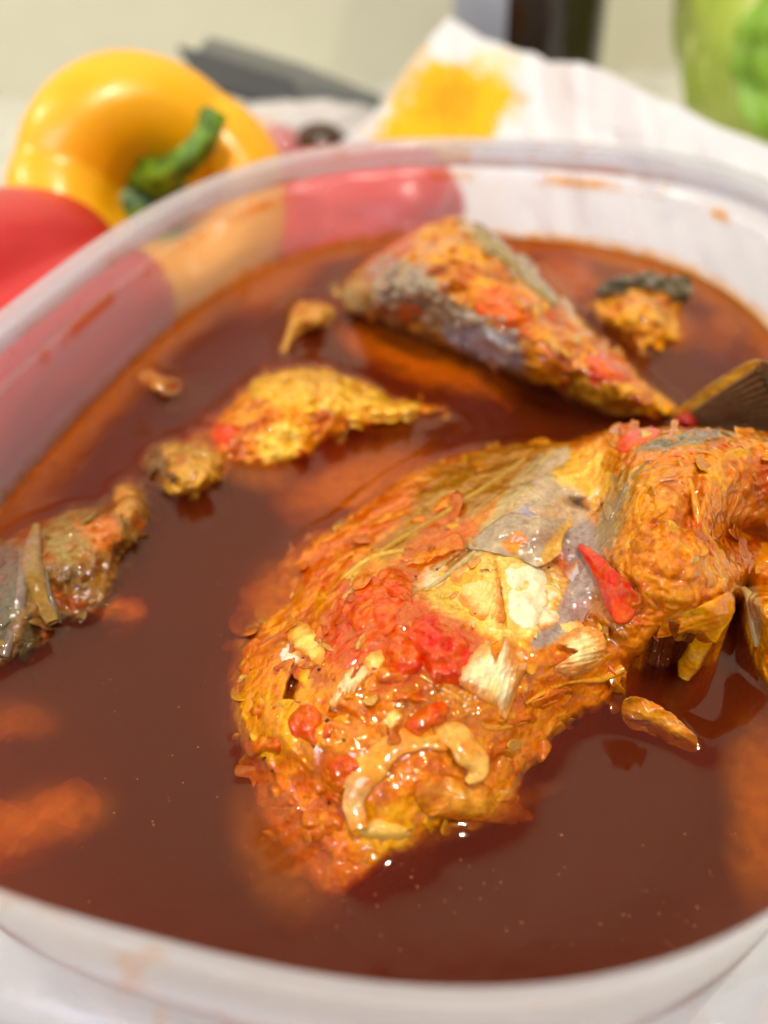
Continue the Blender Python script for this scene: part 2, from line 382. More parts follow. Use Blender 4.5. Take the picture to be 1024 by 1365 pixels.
def slab(name, outline, zf, mat, cols, layers=(), parent=None, lift=.1, th=.12, dome=.1, amp=.03, freq=3., rings=14, n=10, seed=0., curl=None, rough_px=1.5, power=2.2, cfreq=2.5, crease=0., cdir=(1, 0), cnum=2., stain=None, geo=False):
    """closed thick piece: px outline (star-shaped), lies lift above zf(u, v); curl(u,v)->extra height; crease: grooves along cdir"""
    ol = rough(outline, rough_px, n, seed); c = ol.mean(0); K = len(ol)
    r = np.linspace(0, 1, rings + 1)[1:] ** .8
    U = c[0] + r[:, None] * (ol[:, 0] - c[0]); Vv = c[1] + r[:, None] * (ol[:, 1] - c[1])
    u = np.r_[c[0], U.ravel()]; v = np.r_[c[1], Vv.ravel()]; rr = np.r_[0, np.repeat(r, K)]
    z0 = (zf(u, v) if callable(zf) else np.full(u.shape, float(zf))) + lift
    if curl is not None: z0 = z0 + curl(u, v)
    P0 = px(u, v, z0)
    nz = amp * fbm(P0, freq, 3, .42, seed + 1)
    if crease:
        s = ((u - c[0]) * cdir[0] + (v - c[1]) * cdir[1]) / 100.
        e_ = -(u - c[0]) * cdir[1] + (v - c[1]) * cdir[0]
        nz = nz + crease * fbm(np.stack([s * 16, e_ / 100 * 2.5, 0 * s], -1), 1., 3, .5, seed + 4, True)
    prof = (1 - rr ** power)
    top = px(u, v, z0 + nz + dome * prof)
    bot = top.copy(); bot[:, 2] = top[:, 2] - th * (.35 + .65 * (1 - rr ** 6)) - dome * .3 * prof
    F = []
    N0 = len(u)
    j = np.arange(K); j2 = (j + 1) % K
    def fans(off, flip):
        q = [(off, off + 1 + a, off + 1 + b) for a, b in zip(j, j2)]
        for i in range(rings - 1):
            b0 = off + 1 + i * K
            q += [(b0 + a, b0 + K + a, b0 + K + b, b0 + b) for a, b in zip(j, j2)]
        return [f[::-1] for f in q] if flip else q
    F = fans(0, False) + fans(N0, True); e = 1 + (rings - 1) * K
    F += [(e + a, N0 + e + a, N0 + e + b, e + b) for a, b in zip(j, j2)]
    # orientation test
    f = F[0]; V = np.concatenate([top, bot]); a, b, c_ = V[f[0]], V[f[1]], V[f[2]]
    if np.cross(b - a, c_ - b)[2] < 0: F = [f[::-1] for f in F]
    C = mixcols(V, cols, cfreq, seed + 3); C = paint(C, np.r_[u, u], np.r_[v, v], layers, V)
    if stain is not None:
        a = sm(.35, .95, np.r_[rr, rr] + .55 * fbm(V, 3.5, 4, .6, seed + 8))[:, None] * .9; C = C * (1 - a) + lin(stain) * a
    if geo: return V, F, C
    return obj(name, V, F, mat, parent, C)
def strip(name, path, mat, cols, layers=(), parent=None, sides=12, flat=.6, amp=.02, freq=4., seed=0., n=10, cfreq=2.):
    """tube along px path (u, v, z, radius cm)"""
    Q = spline(path, n, False); P = px(Q[:, 0], Q[:, 1], Q[:, 2]); rad = Q[:, 3]
    T = np.gradient(P, axis=0); T /= np.linalg.norm(T, axis=1)[:, None] + 1e-9
    upv = np.array([0, 0, 1.]); A = np.cross(T, upv); A /= np.linalg.norm(A, axis=1)[:, None] + 1e-9; Bn = np.cross(A, T)
    t = np.linspace(0, 2 * np.pi, sides, endpoint=False)
    V = (P[:, None] + rad[:, None, None] * (np.cos(t)[None, :, None] * A[:, None] + flat * np.sin(t)[None, :, None] * Bn[:, None])).reshape(-1, 3)
    ctr = np.repeat(P, sides, 0); d = V - ctr; V = ctr + d * (1 + amp / .1 * fbm(V, freq, 3, .5, seed))[:, None]
    F = gridfaces(len(P), sides, True).tolist(); F.append(list(range(sides))); F.append(list(range(len(V) - sides, len(V)))[::-1])
    C = mixcols(V, cols, cfreq, seed); C = paint(C, np.repeat(Q[:, 0], sides), np.repeat(Q[:, 1], sides), layers, V)
    return obj(name, V, F, mat, parent, C)

def shreds(name, zf, mat, n, parent, seed, size=(7, 20), flow=-35., spread=35., avoid=(), fringe=0, lift=-.02, th=.04, tint=None, zone=None):
    """ragged scraps of flesh and sauce clinging to a piece, joined into one part"""
    r = np.random.default_rng(seed); Vs, Fs, Cs = [], [], []; off = 0
    lo, hi = zf.ol.min(0), zf.ol.max(0); cand = []
    while len(cand) < n:
        p = r.uniform(lo[:2], hi[:2], (400, 2)); d = sdf(zf.ol, p[:, 0], p[:, 1]); k = d > 4
        if zone is not None: k &= sdf(zone, p[:, 0], p[:, 1]) > 0
        for a in avoid: k &= sdf(a, p[:, 0], p[:, 1]) < -2
        cand += p[k].tolist()
    cand = cand[:n]; m = len(cand)
    for i in r.choice(len(zf.ol), fringe): cand.append(list(zf.ol[i, :2] + r.normal(size=2) * 4))
    for i, (a, b) in enumerate(cand):
        f = flow(a, b) if callable(flow) else flow; ang = R(f + r.normal() * spread); L = r.uniform(*size) * (.75 if i >= m else 1); W_ = L * r.uniform(.35, .75)
        t = np.linspace(0, 2 * np.pi, 8, endpoint=False); k = np.clip(1 + .3 * r.normal(size=8), .45, 1.6); x, y = L * np.cos(t) * k, W_ * np.sin(t) * k; c, s_ = math.cos(ang), math.sin(ang)
        j = ((zf.u - a) ** 2 + (zf.v - b) ** 2).argmin(); col = np.clip(zf.C[j], 0, 1) * r.uniform(.88, 1.2)
        if r.random() < .4:
            tc = lin([(244, 176, 20), (214, 70, 4), (236, 190, 90), (226, 120, 4)][r.integers(4)]) if tint is None else lin(tint[r.integers(len(tint))]); col = col * .4 + tc * .6
        srgb = 255 * np.clip(np.where(col <= .0031, col * 12.92, 1.055 * np.maximum(col, 1e-6) ** (1 / 2.4) - .055), 0, 1)
        tl = r.normal(size=2) * .006
        V, F, C = slab(name, np.stack([a + x * c - y * s_, b + x * s_ + y * c], 1), zf, mat, [srgb, srgb * .9, np.clip(srgb * 1.08, 0, 255)], (), lift=lift + r.uniform(-.03, .05) - .08 * (i >= m), th=th, dome=r.uniform(.0, .03), amp=.05, freq=3.,
                       rings=6, n=4, seed=seed + i * .37, rough_px=1.5, curl=lambda u, v: np.clip(tl[0] * (u - a) + tl[1] * (v - b), -.12, .16), geo=True, power=3)
        Vs.append(V); Fs += [tuple(q + off for q in f_) for f_ in F]; Cs.append(C); off += len(V)
    o = obj(name, np.concatenate(Vs), Fs, mat, None, np.concatenate(Cs)); o['kind'] = 'stuff'
    if parent: under(o, parent)
    return o
OR, DO, YE, RE = (224, 130, 4), (200, 88, 2), (236, 162, 8), (205, 62, 6)
CREAM, WHITE, GREY, MAUVE, OLIVE = (236, 196, 100), (238, 222, 176), (170, 146, 118), (158, 136, 128), (150, 112, 36)

# ------------------------------------------------------------------ BIG FISH PIECE (front)
def big_fish():
    out = [(382, 740), (415, 708), (452, 690), (490, 655), (540, 622), (600, 602), (660, 592), (720, 590), (765, 586), (800, 573), (850, 569), (900, 567),
           (960, 570), (1020, 572), (1060, 590), (1075, 660), (1050, 730), (1005, 755), (978, 792), (974, 825), (952, 852), (918, 850), (885, 846), (862, 868), (842, 890), (832, 925),
           (800, 948), (755, 972), (730, 1005), (700, 1035), (690, 1070), (640, 1098), (590, 1108), (550, 1138), (515, 1152), (488, 1178), (455, 1200),
           (425, 1198), (392, 1160), (362, 1112), (340, 1070), (330, 1020), (316, 980), (303, 935), (303, 880), (312, 838), (340, 800), (385, 780), (392, 758)]
    ct = [(382, 740, -.1), (415, 708, -.1), (450, 692, 0), (490, 655, -.1), (540, 622, -.1), (600, 602, 0), (660, 592, .2), (720, 590, .7), (765, 586, 1.1), (820, 570, 1.6), (900, 566, 2.0),
          (1000, 570, 2.0), (1060, 600, 1.9), (460, 730, .45), (500, 715, .6), (560, 670, .6), (620, 640, .7), (700, 640, 1.2), (720, 700, 1.4), (640, 700, 1.15), (580, 750, 1.1), (600, 790, 1.25), (680, 790, 1.25),
          (740, 760, 1.05), (775, 700, 1.05), (790, 800, 1.1), (790, 640, 1.3), (815, 640, 1.7), (860, 630, 2.25), (900, 700, 2.3), (850, 760, 1.95), (950, 640, 2.35), (950, 740, 1.9),
          (970, 800, 1.5), (1000, 700, 1.0), (1040, 720, .6), (1050, 650, 1.8), (955, 845, 1.0), (915, 830, 1.3), (880, 835, 1.2), (850, 860, .9), (835, 905, .3),
          (500, 800, 1.15), (590, 860, 1.35), (680, 890, 1.1), (760, 880, .95), (800, 940, .1), (740, 965, .15), (710, 1010, .1), (430, 860, .75), (350, 850, .1), (308, 900, -.15), (310, 960, -.05), (345, 930, .3),
          (400, 970, .65), (450, 1010, .7), (520, 960, .95), (600, 980, .85), (560, 1050, .6), (480, 1080, .4), (520, 1145, -.05), (600, 1105, 0), (660, 1060, .2), (395, 1060, .05), (340, 1040, -.12), (355, 1095, -.15),
          (400, 1115, -.08), (430, 1150, -.14), (480, 1170, -.16), (440, 1195, -.3), (400, 1175, -.32), (430, 800, .55), (350, 805, -.35), (390, 770, -.05)]
    L = [([(560, 640), (620, 606), (700, 594), (745, 600), (700, 650), (630, 690), (540, 740), (500, 740)], OLIVE, 14, 22, .75),
         ([(700, 625), (745, 598), (765, 604), (742, 640), (706, 690), (660, 730), (600, 762), (545, 800), (540, 790), (590, 745), (640, 700)], (190, 162, 104), 5, 8, .92),
         ([(560, 700), (600, 672), (625, 690), (640, 715), (610, 740), (560, 752), (530, 755)], DO, 9, 12, .9),
         ([(570, 800), (600, 762), (640, 738), (700, 742), (745, 760), (745, 805), (715, 850), (670, 850), (630, 835), (590, 838)], CREAM, 8, 12, .95),
         ([(600, 770), (640, 745), (640, 790), (650, 830), (625, 840), (612, 800)], (236, 176, 40), 8, 14, .8),
         ([(742, 712), (770, 690), (795, 700), (806, 745), (800, 795), (770, 835), (720, 865), (712, 850), (745, 805), (760, 760)], MAUVE, 6, 8, .95),
         ([(745, 612), (800, 600), (815, 630), (802, 668), (770, 668), (738, 650)], (240, 182, 62), 8, 10, .95),
         ([(700, 660), (740, 640), (790, 672), (770, 700), (700, 700)], (196, 165, 130), 8, 9, .9),
         ([(792, 720), (812, 650), (835, 612), (880, 582), (960, 572), (1000, 576), (930, 592), (880, 606), (856, 636), (838, 680), (815, 730)], (158, 130, 88), 6, 12, .92),
         ([(845, 600), (880, 584), (905, 590), (880, 602), (850, 612)], (84, 86, 74), 4, 6, .85),
         ([(905, 580), (955, 572), (950, 584), (915, 590)], (108, 108, 92), 4, 6, .85),
         ([(835, 606), (900, 602), (905, 612), (850, 622), (835, 625)], (218, 98, 30), 4, 7, .8),
         ([(912, 618), (925, 625), (935, 690), (952, 728), (940, 735), (918, 690)], (212, 88, 8), 5, 7, .85),
         ([(985, 705), (1030, 695), (1060, 720), (1020, 735), (985, 725)], (190, 74, 4), 8, 8, .8),
         ([(820, 600), (900, 600), (960, 630), (900, 700), (840, 720), (830, 660)], YE, 25, 30, .4),
         ([(440, 800), (480, 765), (540, 785), (600, 820), (640, 850), (635, 905), (580, 915), (500, 905), (440, 880)], (206, 66, 12), 10, 16, .85),
         ([(385, 740), (450, 700), (540, 650), (540, 690), (470, 735), (440, 780), (400, 780)], (212, 84, 8), 10, 14, .75),
         ([(305, 930), (350, 925), (395, 950), (380, 1010), (335, 1015), (315, 980)], YE, 8, 14, .9),
         ([(335, 1040), (400, 1030), (450, 1080), (500, 1160), (450, 1210), (390, 1190)], (224, 112, 2), 14, 18, .8),
         ([(480, 1080), (560, 1070), (600, 1105), (540, 1150), (470, 1120)], YE, 10, 14, .7),
         ([(640, 1000), (720, 940), (800, 920), (790, 950), (720, 1010), (660, 1040)], (214, 120, 16), 10, 14, .8),
         ([(386, 902), (396, 890), (392, 930), (376, 940)], (120, 52, 6), 3, 5, .85),  # dark brown painted in for the shade inside the narrow gap
         ([(560, 900), (620, 905), (640, 960), (590, 985), (520, 960)], (190, 120, 30), 10, 16, .6),
         ([(880, 838), (930, 846), (920, 866), (880, 880), (862, 872)], (96, 34, 14), 5, 5, .9),  # shade of the cavity under the torn edge, painted dark red-brown
         ([(770, 845), (835, 800), (900, 800), (850, 880), (820, 930), (760, 940), (700, 940)], (218, 118, 14), 12, 18, .7),
         ([(800, 745), (818, 740), (822, 800), (835, 850), (800, 860), (785, 810)], (176, 112, 52), 6, 9, .75)]
    def extra(u, v, P):
        z = np.zeros_like(u)
        # cavity under the torn edge, crease of the skin fold, split between flesh blocks
        def dent(x, y, rx, ry, a, dep):
            c, s = math.cos(R(a)), math.sin(R(a)); p = (u - x) * c + (v - y) * s; q = -(u - x) * s + (v - y) * c
            return -dep * np.exp(-(p / rx) ** 2 - (q / ry) ** 2)
        z += dent(388, 918, 5, 24, 18, .28) + dent(1005, 712, 40, 14, 0, .4) + dent(780, 672, 26, 6, 10, .25)
        z += dent(905, 862, 26, 12, 0, .5) + dent(668, 800, 3, 40, -8, .12) + dent(600, 752, 80, 3, -38, .10)
        z += dent(925, 670, 8, 60, 12, .16) + dent(800, 840, 30, 10, 40, .15) + dent(450, 950, 30, 10, 20, .15)
        # grains of sauce on the right hump
        g = np.abs(fbm(P, 4.5, 1, .5, 33.)) * .09 * sm(800, 840, u) * sm(860, 800, v)
        return z + g
    root = empty('fish_piece', tuple(px(640, 860, -.5)))
    tag(root, 'large front fish piece with torn grey skin, white flakes and orange sauce', 'fish')
    o, zf = relief('fish_body', out, ct, M['sauce'], [DO, OR, YE], L, None, 1.35, .11, 1.3, .05, 2.4, 16, .35, 7, 1., 1.1, fine=.014, extra=extra)
    under(o, root)
    def P_(o): under(o, root); return o
    # grey skin flap, lifted with a torn right edge
    P_(slab('skin_flap', [(624, 728), (652, 700), (682, 684), (715, 690), (758, 692), (764, 700), (752, 712), (748, 735), (733, 748), (716, 754), (690, 744), (650, 734)], zf, M['skin'],
            [(178, 152, 122), (165, 138, 112), (196, 168, 128)], [([(672, 722), (690, 708), (702, 720), (688, 738), (675, 734)], OR, 4, 5, .9), ([(735, 715), (762, 695), (752, 740), (720, 752)], (214, 158, 62), 4, 7, .9)],
            lift=.09, th=.07, dome=.03, amp=.07, curl=lambda u, v: .16 * sm(690, 760, u) + .08 * sm(730, 700, v), rough_px=3, seed=3, rings=22))
    P_(slab('skin_flap', [(682, 682), (700, 655), (735, 605), (760, 598), (750, 635), (745, 655), (724, 672), (722, 690), (700, 690)], zf, M['skin'],
            [(176, 148, 126), (190, 160, 120), (160, 136, 128)], [([(690, 690), (700, 676), (725, 676), (726, 692)], (150, 140, 160), 4, 4, .9)], lift=.04, th=.06, dome=.02, amp=.06, rough_px=3, seed=4, rings=18))
    # flesh flakes
    fl = [([(673, 752), (700, 750), (722, 758), (730, 785), (722, 815), (708, 842), (690, 832), (674, 810), (670, 780)], .06, .16, WHITE, (232, 222, 186)),
          ([(600, 768), (630, 742), (662, 750), (668, 790), (672, 828), (650, 830), (620, 812)], .02, .1, CREAM, (232, 200, 120)),
          ([(728, 762), (745, 765), (752, 790), (742, 805), (728, 800)], .04, .08, (214, 202, 176), WHITE),
          ([(720, 800), (750, 795), (745, 830), (722, 842), (712, 830)], .03, .08, (216, 200, 160), WHITE),
          ([(632, 868), (650, 850), (660, 876), (676, 848), (690, 880), (704, 886), (690, 915), (676, 958), (660, 945), (630, 920), (612, 900)], .1, .16, (240, 212, 120), WHITE),
          ([(744, 858), (765, 838), (790, 836), (806, 850), (808, 872), (788, 890), (755, 896), (742, 888), (770, 870)], .1, .14, (240, 206, 116), (246, 226, 164)),
          ([(742, 832), (760, 824), (780, 835), (760, 850), (745, 850)], .04, .08, (226, 200, 140), CREAM),
          ([(438, 930), (452, 900), (470, 884), (488, 878), (496, 892), (486, 910), (468, 930), (446, 942)], .08, .12, (236, 206, 122), (224, 200, 150)),
          ([(484, 880), (505, 866), (514, 876), (508, 894), (494, 900)], .1, .1, (240, 190, 60), CREAM),
          ([(504, 965), (512, 944), (530, 944), (538, 955), (528, 970), (515, 978)], .06, .1, (226, 206, 150), CREAM),
          ([(560, 762), (580, 750), (598, 758), (592, 790), (565, 792), (552, 780)], .06, .06, (206, 178, 140), (230, 200, 140)),
          ([(443, 785), (455, 768), (478, 752), (484, 762), (468, 782), (450, 795)], .08, .06, (226, 190, 90), (200, 160, 60)),
          ([(386, 836), (402, 828), (425, 848), (436, 872), (424, 888), (402, 870), (386, 858)], .08, .12, (240, 190, 50), CREAM),
          ([(362, 868), (376, 856), (398, 862), (404, 880), (386, 888), (366, 884)], .06, .1, (206, 190, 170), (232, 220, 196)),
          ([(398, 872), (414, 874), (424, 900), (410, 930), (400, 910)], .04, .08, (214, 130, 20), YE),
          ([(548, 808), (565, 795), (600, 800), (612, 818), (590, 830), (560, 822)], .04, .06, (238, 184, 50), CREAM)]
    fl += [([(690, 842), (706, 830), (724, 846), (716, 862), (696, 858)], .05, .07, (214, 190, 130), WHITE), ([(640, 838), (664, 832), (680, 846), (668, 858), (648, 856)], .05, .06, (226, 150, 30), CREAM),
           ([(752, 770), (768, 748), (782, 756), (776, 786), (760, 800)], .05, .05, (164, 148, 150), (186, 172, 168)), ([(776, 652), (792, 640), (802, 652), (796, 680), (784, 684)], .06, .08, (236, 190, 80), WHITE),
           ([(752, 622), (778, 616), (786, 634), (770, 652), (750, 646)], .04, .07, (232, 176, 50), (236, 200, 110)), ([(585, 830), (610, 824), (632, 838), (618, 850), (594, 846)], .06, .07, (228, 150, 20), (232, 180, 60)),
           ([(470, 905), (490, 898), (520, 905), (530, 925), (500, 935), (478, 925)], .03, .08, (220, 130, 10), (232, 166, 30)), ([(620, 905), (648, 930), (668, 960), (650, 972), (622, 950), (606, 925)], .02, .07, (212, 140, 40), (226, 176, 80)),
           ([(700, 900), (730, 905), (752, 925), (730, 938), (704, 925)], .03, .09, (216, 128, 10), (230, 160, 30)), ([(395, 1000), (420, 992), (440, 1010), (430, 1034), (402, 1030)], .03, .08, (226, 148, 10), (216, 120, 6)),
           ([(530, 720), (552, 706), (580, 712), (572, 732), (545, 742)], .03, .06, (206, 92, 8), (222, 120, 10)), ([(842, 700), (862, 690), (880, 715), (872, 745), (850, 735)], .02, .08, (226, 140, 10), (234, 164, 20)),
           ([(905, 730), (930, 724), (946, 752), (930, 780), (908, 765)], .02, .08, (216, 122, 8), (230, 150, 16)), ([(880, 790), (905, 780), (925, 795), (910, 812), (884, 812)], .03, .08, (228, 150, 20), (236, 176, 60))]
    for i, (p, li, th, c1, c2) in enumerate(fl):
        P_(slab('flesh_flake', p, zf, M['flesh'], [c1, c2, c1], lift=li - .02 - .06 * (i > 6), th=th + .06, dome=th * .5, amp=.10, freq=3., rings=20, seed=10 + i, rough_px=7, stain=(208, 118, 10) if i != 0 else None, crease=.05 if i in (1, 4, 5, 7) else 0,
                cdir=(.95, .3) if i != 5 else (.2, .98), cnum=3. if i != 5 else 1.4, power=3))
    # curled strip of skin near the lower edge and the ring beside it
    P_(strip('skin_curl', [(478, 1106, .45, .10), (472, 1070, .55, .13), (482, 1034, .74, .19), (510, 1003, .86, .2), (548, 986, .92, .2), (590, 984, .9, .15), (615, 990, .82, .07)], M['skin'],
             [(222, 150, 24), (214, 128, 12), (226, 176, 80)], [([(465, 1110), (462, 1040), (500, 990), (560, 970), (560, 978), (500, 1004), (478, 1040), (474, 1110)], (214, 170, 120), 4, 4, .6)], None, 22, .36, .09, 1.6, 5., 12))
    P_(strip('skin_curl', [(566, 978, .9, .06), (590, 974, .94, .14), (615, 985, .95, .18), (632, 1008, .86, .19), (634, 1030, .7, .12), (622, 1042, .65, .06)], M['skin'],
             [(218, 134, 20), (230, 172, 80), (206, 112, 10)], (), None, 22, .36, .09, 1.8, 6., 12))
    P_(slab('skin_flap', [(553, 1050), (580, 1035), (630, 1040), (660, 1048), (690, 1068), (710, 1090), (680, 1096), (640, 1092), (600, 1090), (565, 1080)], zf, M['skin'],
            [(214, 132, 18), (222, 150, 40), (196, 116, 20)], [([(560, 1060), (556, 1045), (575, 1050), (572, 1085)], (214, 170, 110), 4, 6, .4)], lift=.10, th=.1, dome=.06, amp=.12, seed=31, rough_px=8, rings=20, stain=(200, 104, 8),
            curl=lambda u, v: -.35 * sm(640, 710, u)))
    P_(slab('skin_flap', [(478, 1108), (500, 1092), (530, 1098), (548, 1112), (520, 1122), (494, 1118)], zf, M['flesh'], [(230, 190, 110), (226, 170, 50)], lift=.05, th=.08, dome=.08, amp=.05, seed=32, rings=10))
    # torn orange lip at the lower right of the hump, and the stub below it
    P_(slab('torn_lip', [(876, 848), (888, 826), (915, 815), (950, 800), (975, 790), (980, 815), (966, 838), (955, 855), (944, 842), (918, 838), (898, 842)], zf, M['sauce'],
            [DO, OR, YE], (), lift=.06, th=.08, dome=.05, amp=.06, seed=33, rough_px=3, rings=16, curl=lambda u, v: .12 * sm(900, 970, u)))
    P_(strip('fin_stub', [(940, 848, .9, .14), (930, 866, .55, .17), (920, 884, .25, .17), (912, 902, .0, .1)], M['sauce'], [OR, YE, (222, 170, 80)], (), None, 12, .8, .02, 3, 8.))
    # right-hand side folds behind the cavity
    P_(slab('torn_lip', [(985, 728), (1010, 722), (1045, 728), (1060, 755), (1030, 775), (1000, 772), (985, 752)], .45, M['sauce'], [(176, 88, 20), OR, YE], (), lift=.1, th=.6, dome=.3, amp=.1, seed=34, rough_px=4, rings=14))
    for i, (pth, cs) in enumerate([([(556, 796), (600, 764), (650, 722), (690, 682), (735, 642), (748, 604)], (206, 176, 116)), ([(470, 770), (520, 728), (585, 690), (650, 648), (700, 612)], (190, 140, 40)),
            ([(440, 790), (470, 760), (500, 742), (540, 735)], (222, 170, 60)), ([(610, 700), (650, 670), (700, 632), (722, 606)], (176, 140, 80)), ([(800, 735), (818, 690), (842, 640), (890, 604)], (150, 124, 86)),
            ([(905, 612), (922, 650), (934, 700), (955, 735), (962, 780)], (226, 140, 14)), ([(700, 938), (750, 910), (800, 905), (830, 890)], (226, 146, 20)), ([(560, 900), (610, 930), (650, 968), (700, 960)], (226, 150, 30))]):
        P_(strip('skin_fold', [(a, b, float(zf(a, b)) + .015, r_) for (a, b), r_ in zip(pth, [.03, .05, .06, .06, .05, .03])], M['skin'], [cs, tuple(c * .85 for c in cs)], (), None, 10, .8, .05, 3, 60. + i, 12))
    # bits of sauce clinging to the skin: lumps
    r2 = np.random.default_rng(5)
    lumps = [(395, 745, 26, 12, -25), (430, 720, 30, 10, -30), (470, 700, 30, 11, -32), (520, 688, 34, 10, -18), (560, 690, 24, 8, -10), (455, 745, 22, 12, -40), (600, 665, 20, 8, -30), (480, 660, 30, 9, -30), (545, 640, 30, 8, -28),
             (590, 735, 24, 10, -25), (560, 745, 22, 8, -30), (330, 880, 16, 22, 10), (350, 990, 26, 18, 0), (370, 1060, 26, 18, 30), (430, 1100, 30, 18, 20), (450, 1040, 26, 14, 30), (350, 940, 22, 16, 20), (690, 960, 26, 12, -20), (730, 930, 28, 12, -20),
             (845, 830, 26, 14, 30), (845, 795, 20, 18, 60), (520, 900, 24, 12, -10), (540, 930, 30, 12, -10), (660, 1000, 30, 12, -20)]
    for i, (a, b, ru, rv, ang) in enumerate(lumps):
        t = np.linspace(0, 2 * np.pi, 9, endpoint=False); c, s = math.cos(R(ang)), math.sin(R(ang))
        k = 1 + .25 * r2.normal(size=9); x = ru * np.cos(t) * k; y = rv * np.sin(t) * k
        P_(slab('sauce_lump', np.stack([a + x * c - y * s, b + x * s + y * c], 1), zf, M['sauce'], [DO, OR, DO] if i < 11 else [OR, DO, YE], (), lift=.0, th=.14, dome=.10, amp=.10, freq=4, seed=50 + i, rough_px=3, rings=12, n=6))
    def fl_(a, b): return -35 if a < 700 and b < 860 else (75 if a > 800 else -15)
    av = [[(620, 720), (700, 600), (765, 590), (768, 700), (750, 760), (690, 752)], [(600, 760), (740, 745), (800, 700), (800, 790), (720, 850), (630, 840)]]
    shreds('sauce_shreds', zf, M['sauce'], 200, root, 300, (7, 22), fl_, 30, av, 22)
    shreds('sauce_shreds', zf, M['sauce'], 70, root, 301, (5, 13), fl_, 60, (), 0, zone=[(310, 860), (600, 900), (720, 940), (690, 1060), (520, 1140), (420, 1160), (330, 1020)], tint=[(246, 190, 40), (240, 206, 120), (226, 110, 4)])
    shreds('flesh_shreds', zf, M['flesh'], 40, root, 302, (5, 14), -60, 40, (), 0, tint=[(232, 200, 120), (236, 180, 40), (230, 214, 170)], zone=[(565, 800), (600, 760), (680, 742), (750, 760), (800, 830), (810, 880), (700, 960), (600, 900)])
    return zf
ZF = big_fish()

# ------------------------------------------------------------------ things lying on the big piece
def thing_slab(name, label, cat, *a, group=None, **k):
    o = slab(name, *a, **k); c = o.data; return tag(o, label, cat, group)
TM = [(206, 40, 6), (218, 62, 6), (190, 30, 6)]
def on_fish():
    t = thing_slab('tomato_clump', 'glossy red tomato pulp lying in the middle of the large fish piece', 'tomato',
        [(545, 850), (552, 828), (572, 816), (598, 818), (612, 840), (630, 862), (625, 895), (605, 912), (580, 905), (566, 880)], ZF, M['tomato'], TM, lift=.05, th=.3, dome=.2, amp=.22, freq=2.8, seed=70, rough_px=5, rings=26)
    for k, (lb, pts, sd) in enumerate([
        ('red-orange tomato pulp above left of the central red clump', [(470, 790), (490, 770), (520, 772), (538, 800), (530, 830), (500, 850), (470, 840), (455, 815)], 71),
        ('small red tomato lump near the left end of the large fish piece', [(384, 960), (398, 940), (420, 942), (440, 960), (436, 985), (415, 995), (392, 982)], 72),
        ('reddish pulp with mauve shine left of the skin curl', [(430, 1030), (445, 1010), (470, 1008), (482, 1025), (470, 1050), (445, 1056)], 73),
        ('thin red tomato shred between skin curl and fanned white flake', [(540, 965), (560, 945), (590, 935), (600, 950), (580, 970), (555, 980)], 74),
        ('orange-red tomato pulp below the grey skin band at upper left', [(502, 768), (520, 755), (545, 768), (550, 792), (530, 800), (510, 790)], 75),
        ('tomato pulp joining the two red clumps in the middle', [(500, 860), (530, 840), (555, 850), (560, 885), (530, 900), (505, 890)], 76)]):
        thing_slab('tomato_clump', lb, 'tomato', pts, ZF, M['tomato'], [(206, 62, 2), (218, 88, 3), (196, 44, 2)], lift=.02, th=.22, dome=.13, amp=.18, freq=3.2, seed=sd, rough_px=4, rings=18, n=7, group='lumps of red tomato pulp on the big fish piece')
    thing_slab('pepper_strip', 'bright red pointed pepper strip lying against the orange hump', 'pepper strip',
        [(771, 726), (786, 730), (812, 752), (836, 776), (850, 800), (842, 824), (824, 830), (810, 812), (796, 776), (782, 748)], ZF, M['tomato'], [(226, 50, 4), (206, 30, 6), (236, 84, 14)], lift=.12, th=.1, dome=.06, amp=.07, freq=2., seed=80, rough_px=2.5, rings=12)
    thing_slab('pepper_strip', 'red pepper piece lying on the far top edge of the big fish piece', 'pepper strip',
        [(822, 596), (832, 578), (856, 570), (880, 572), (872, 584), (850, 594), (832, 602)], ZF, M['flesh'], [(220, 60, 24), (228, 84, 40)], lift=.08, th=.12, dome=.06, amp=.03, seed=81, rings=10)
on_fish()

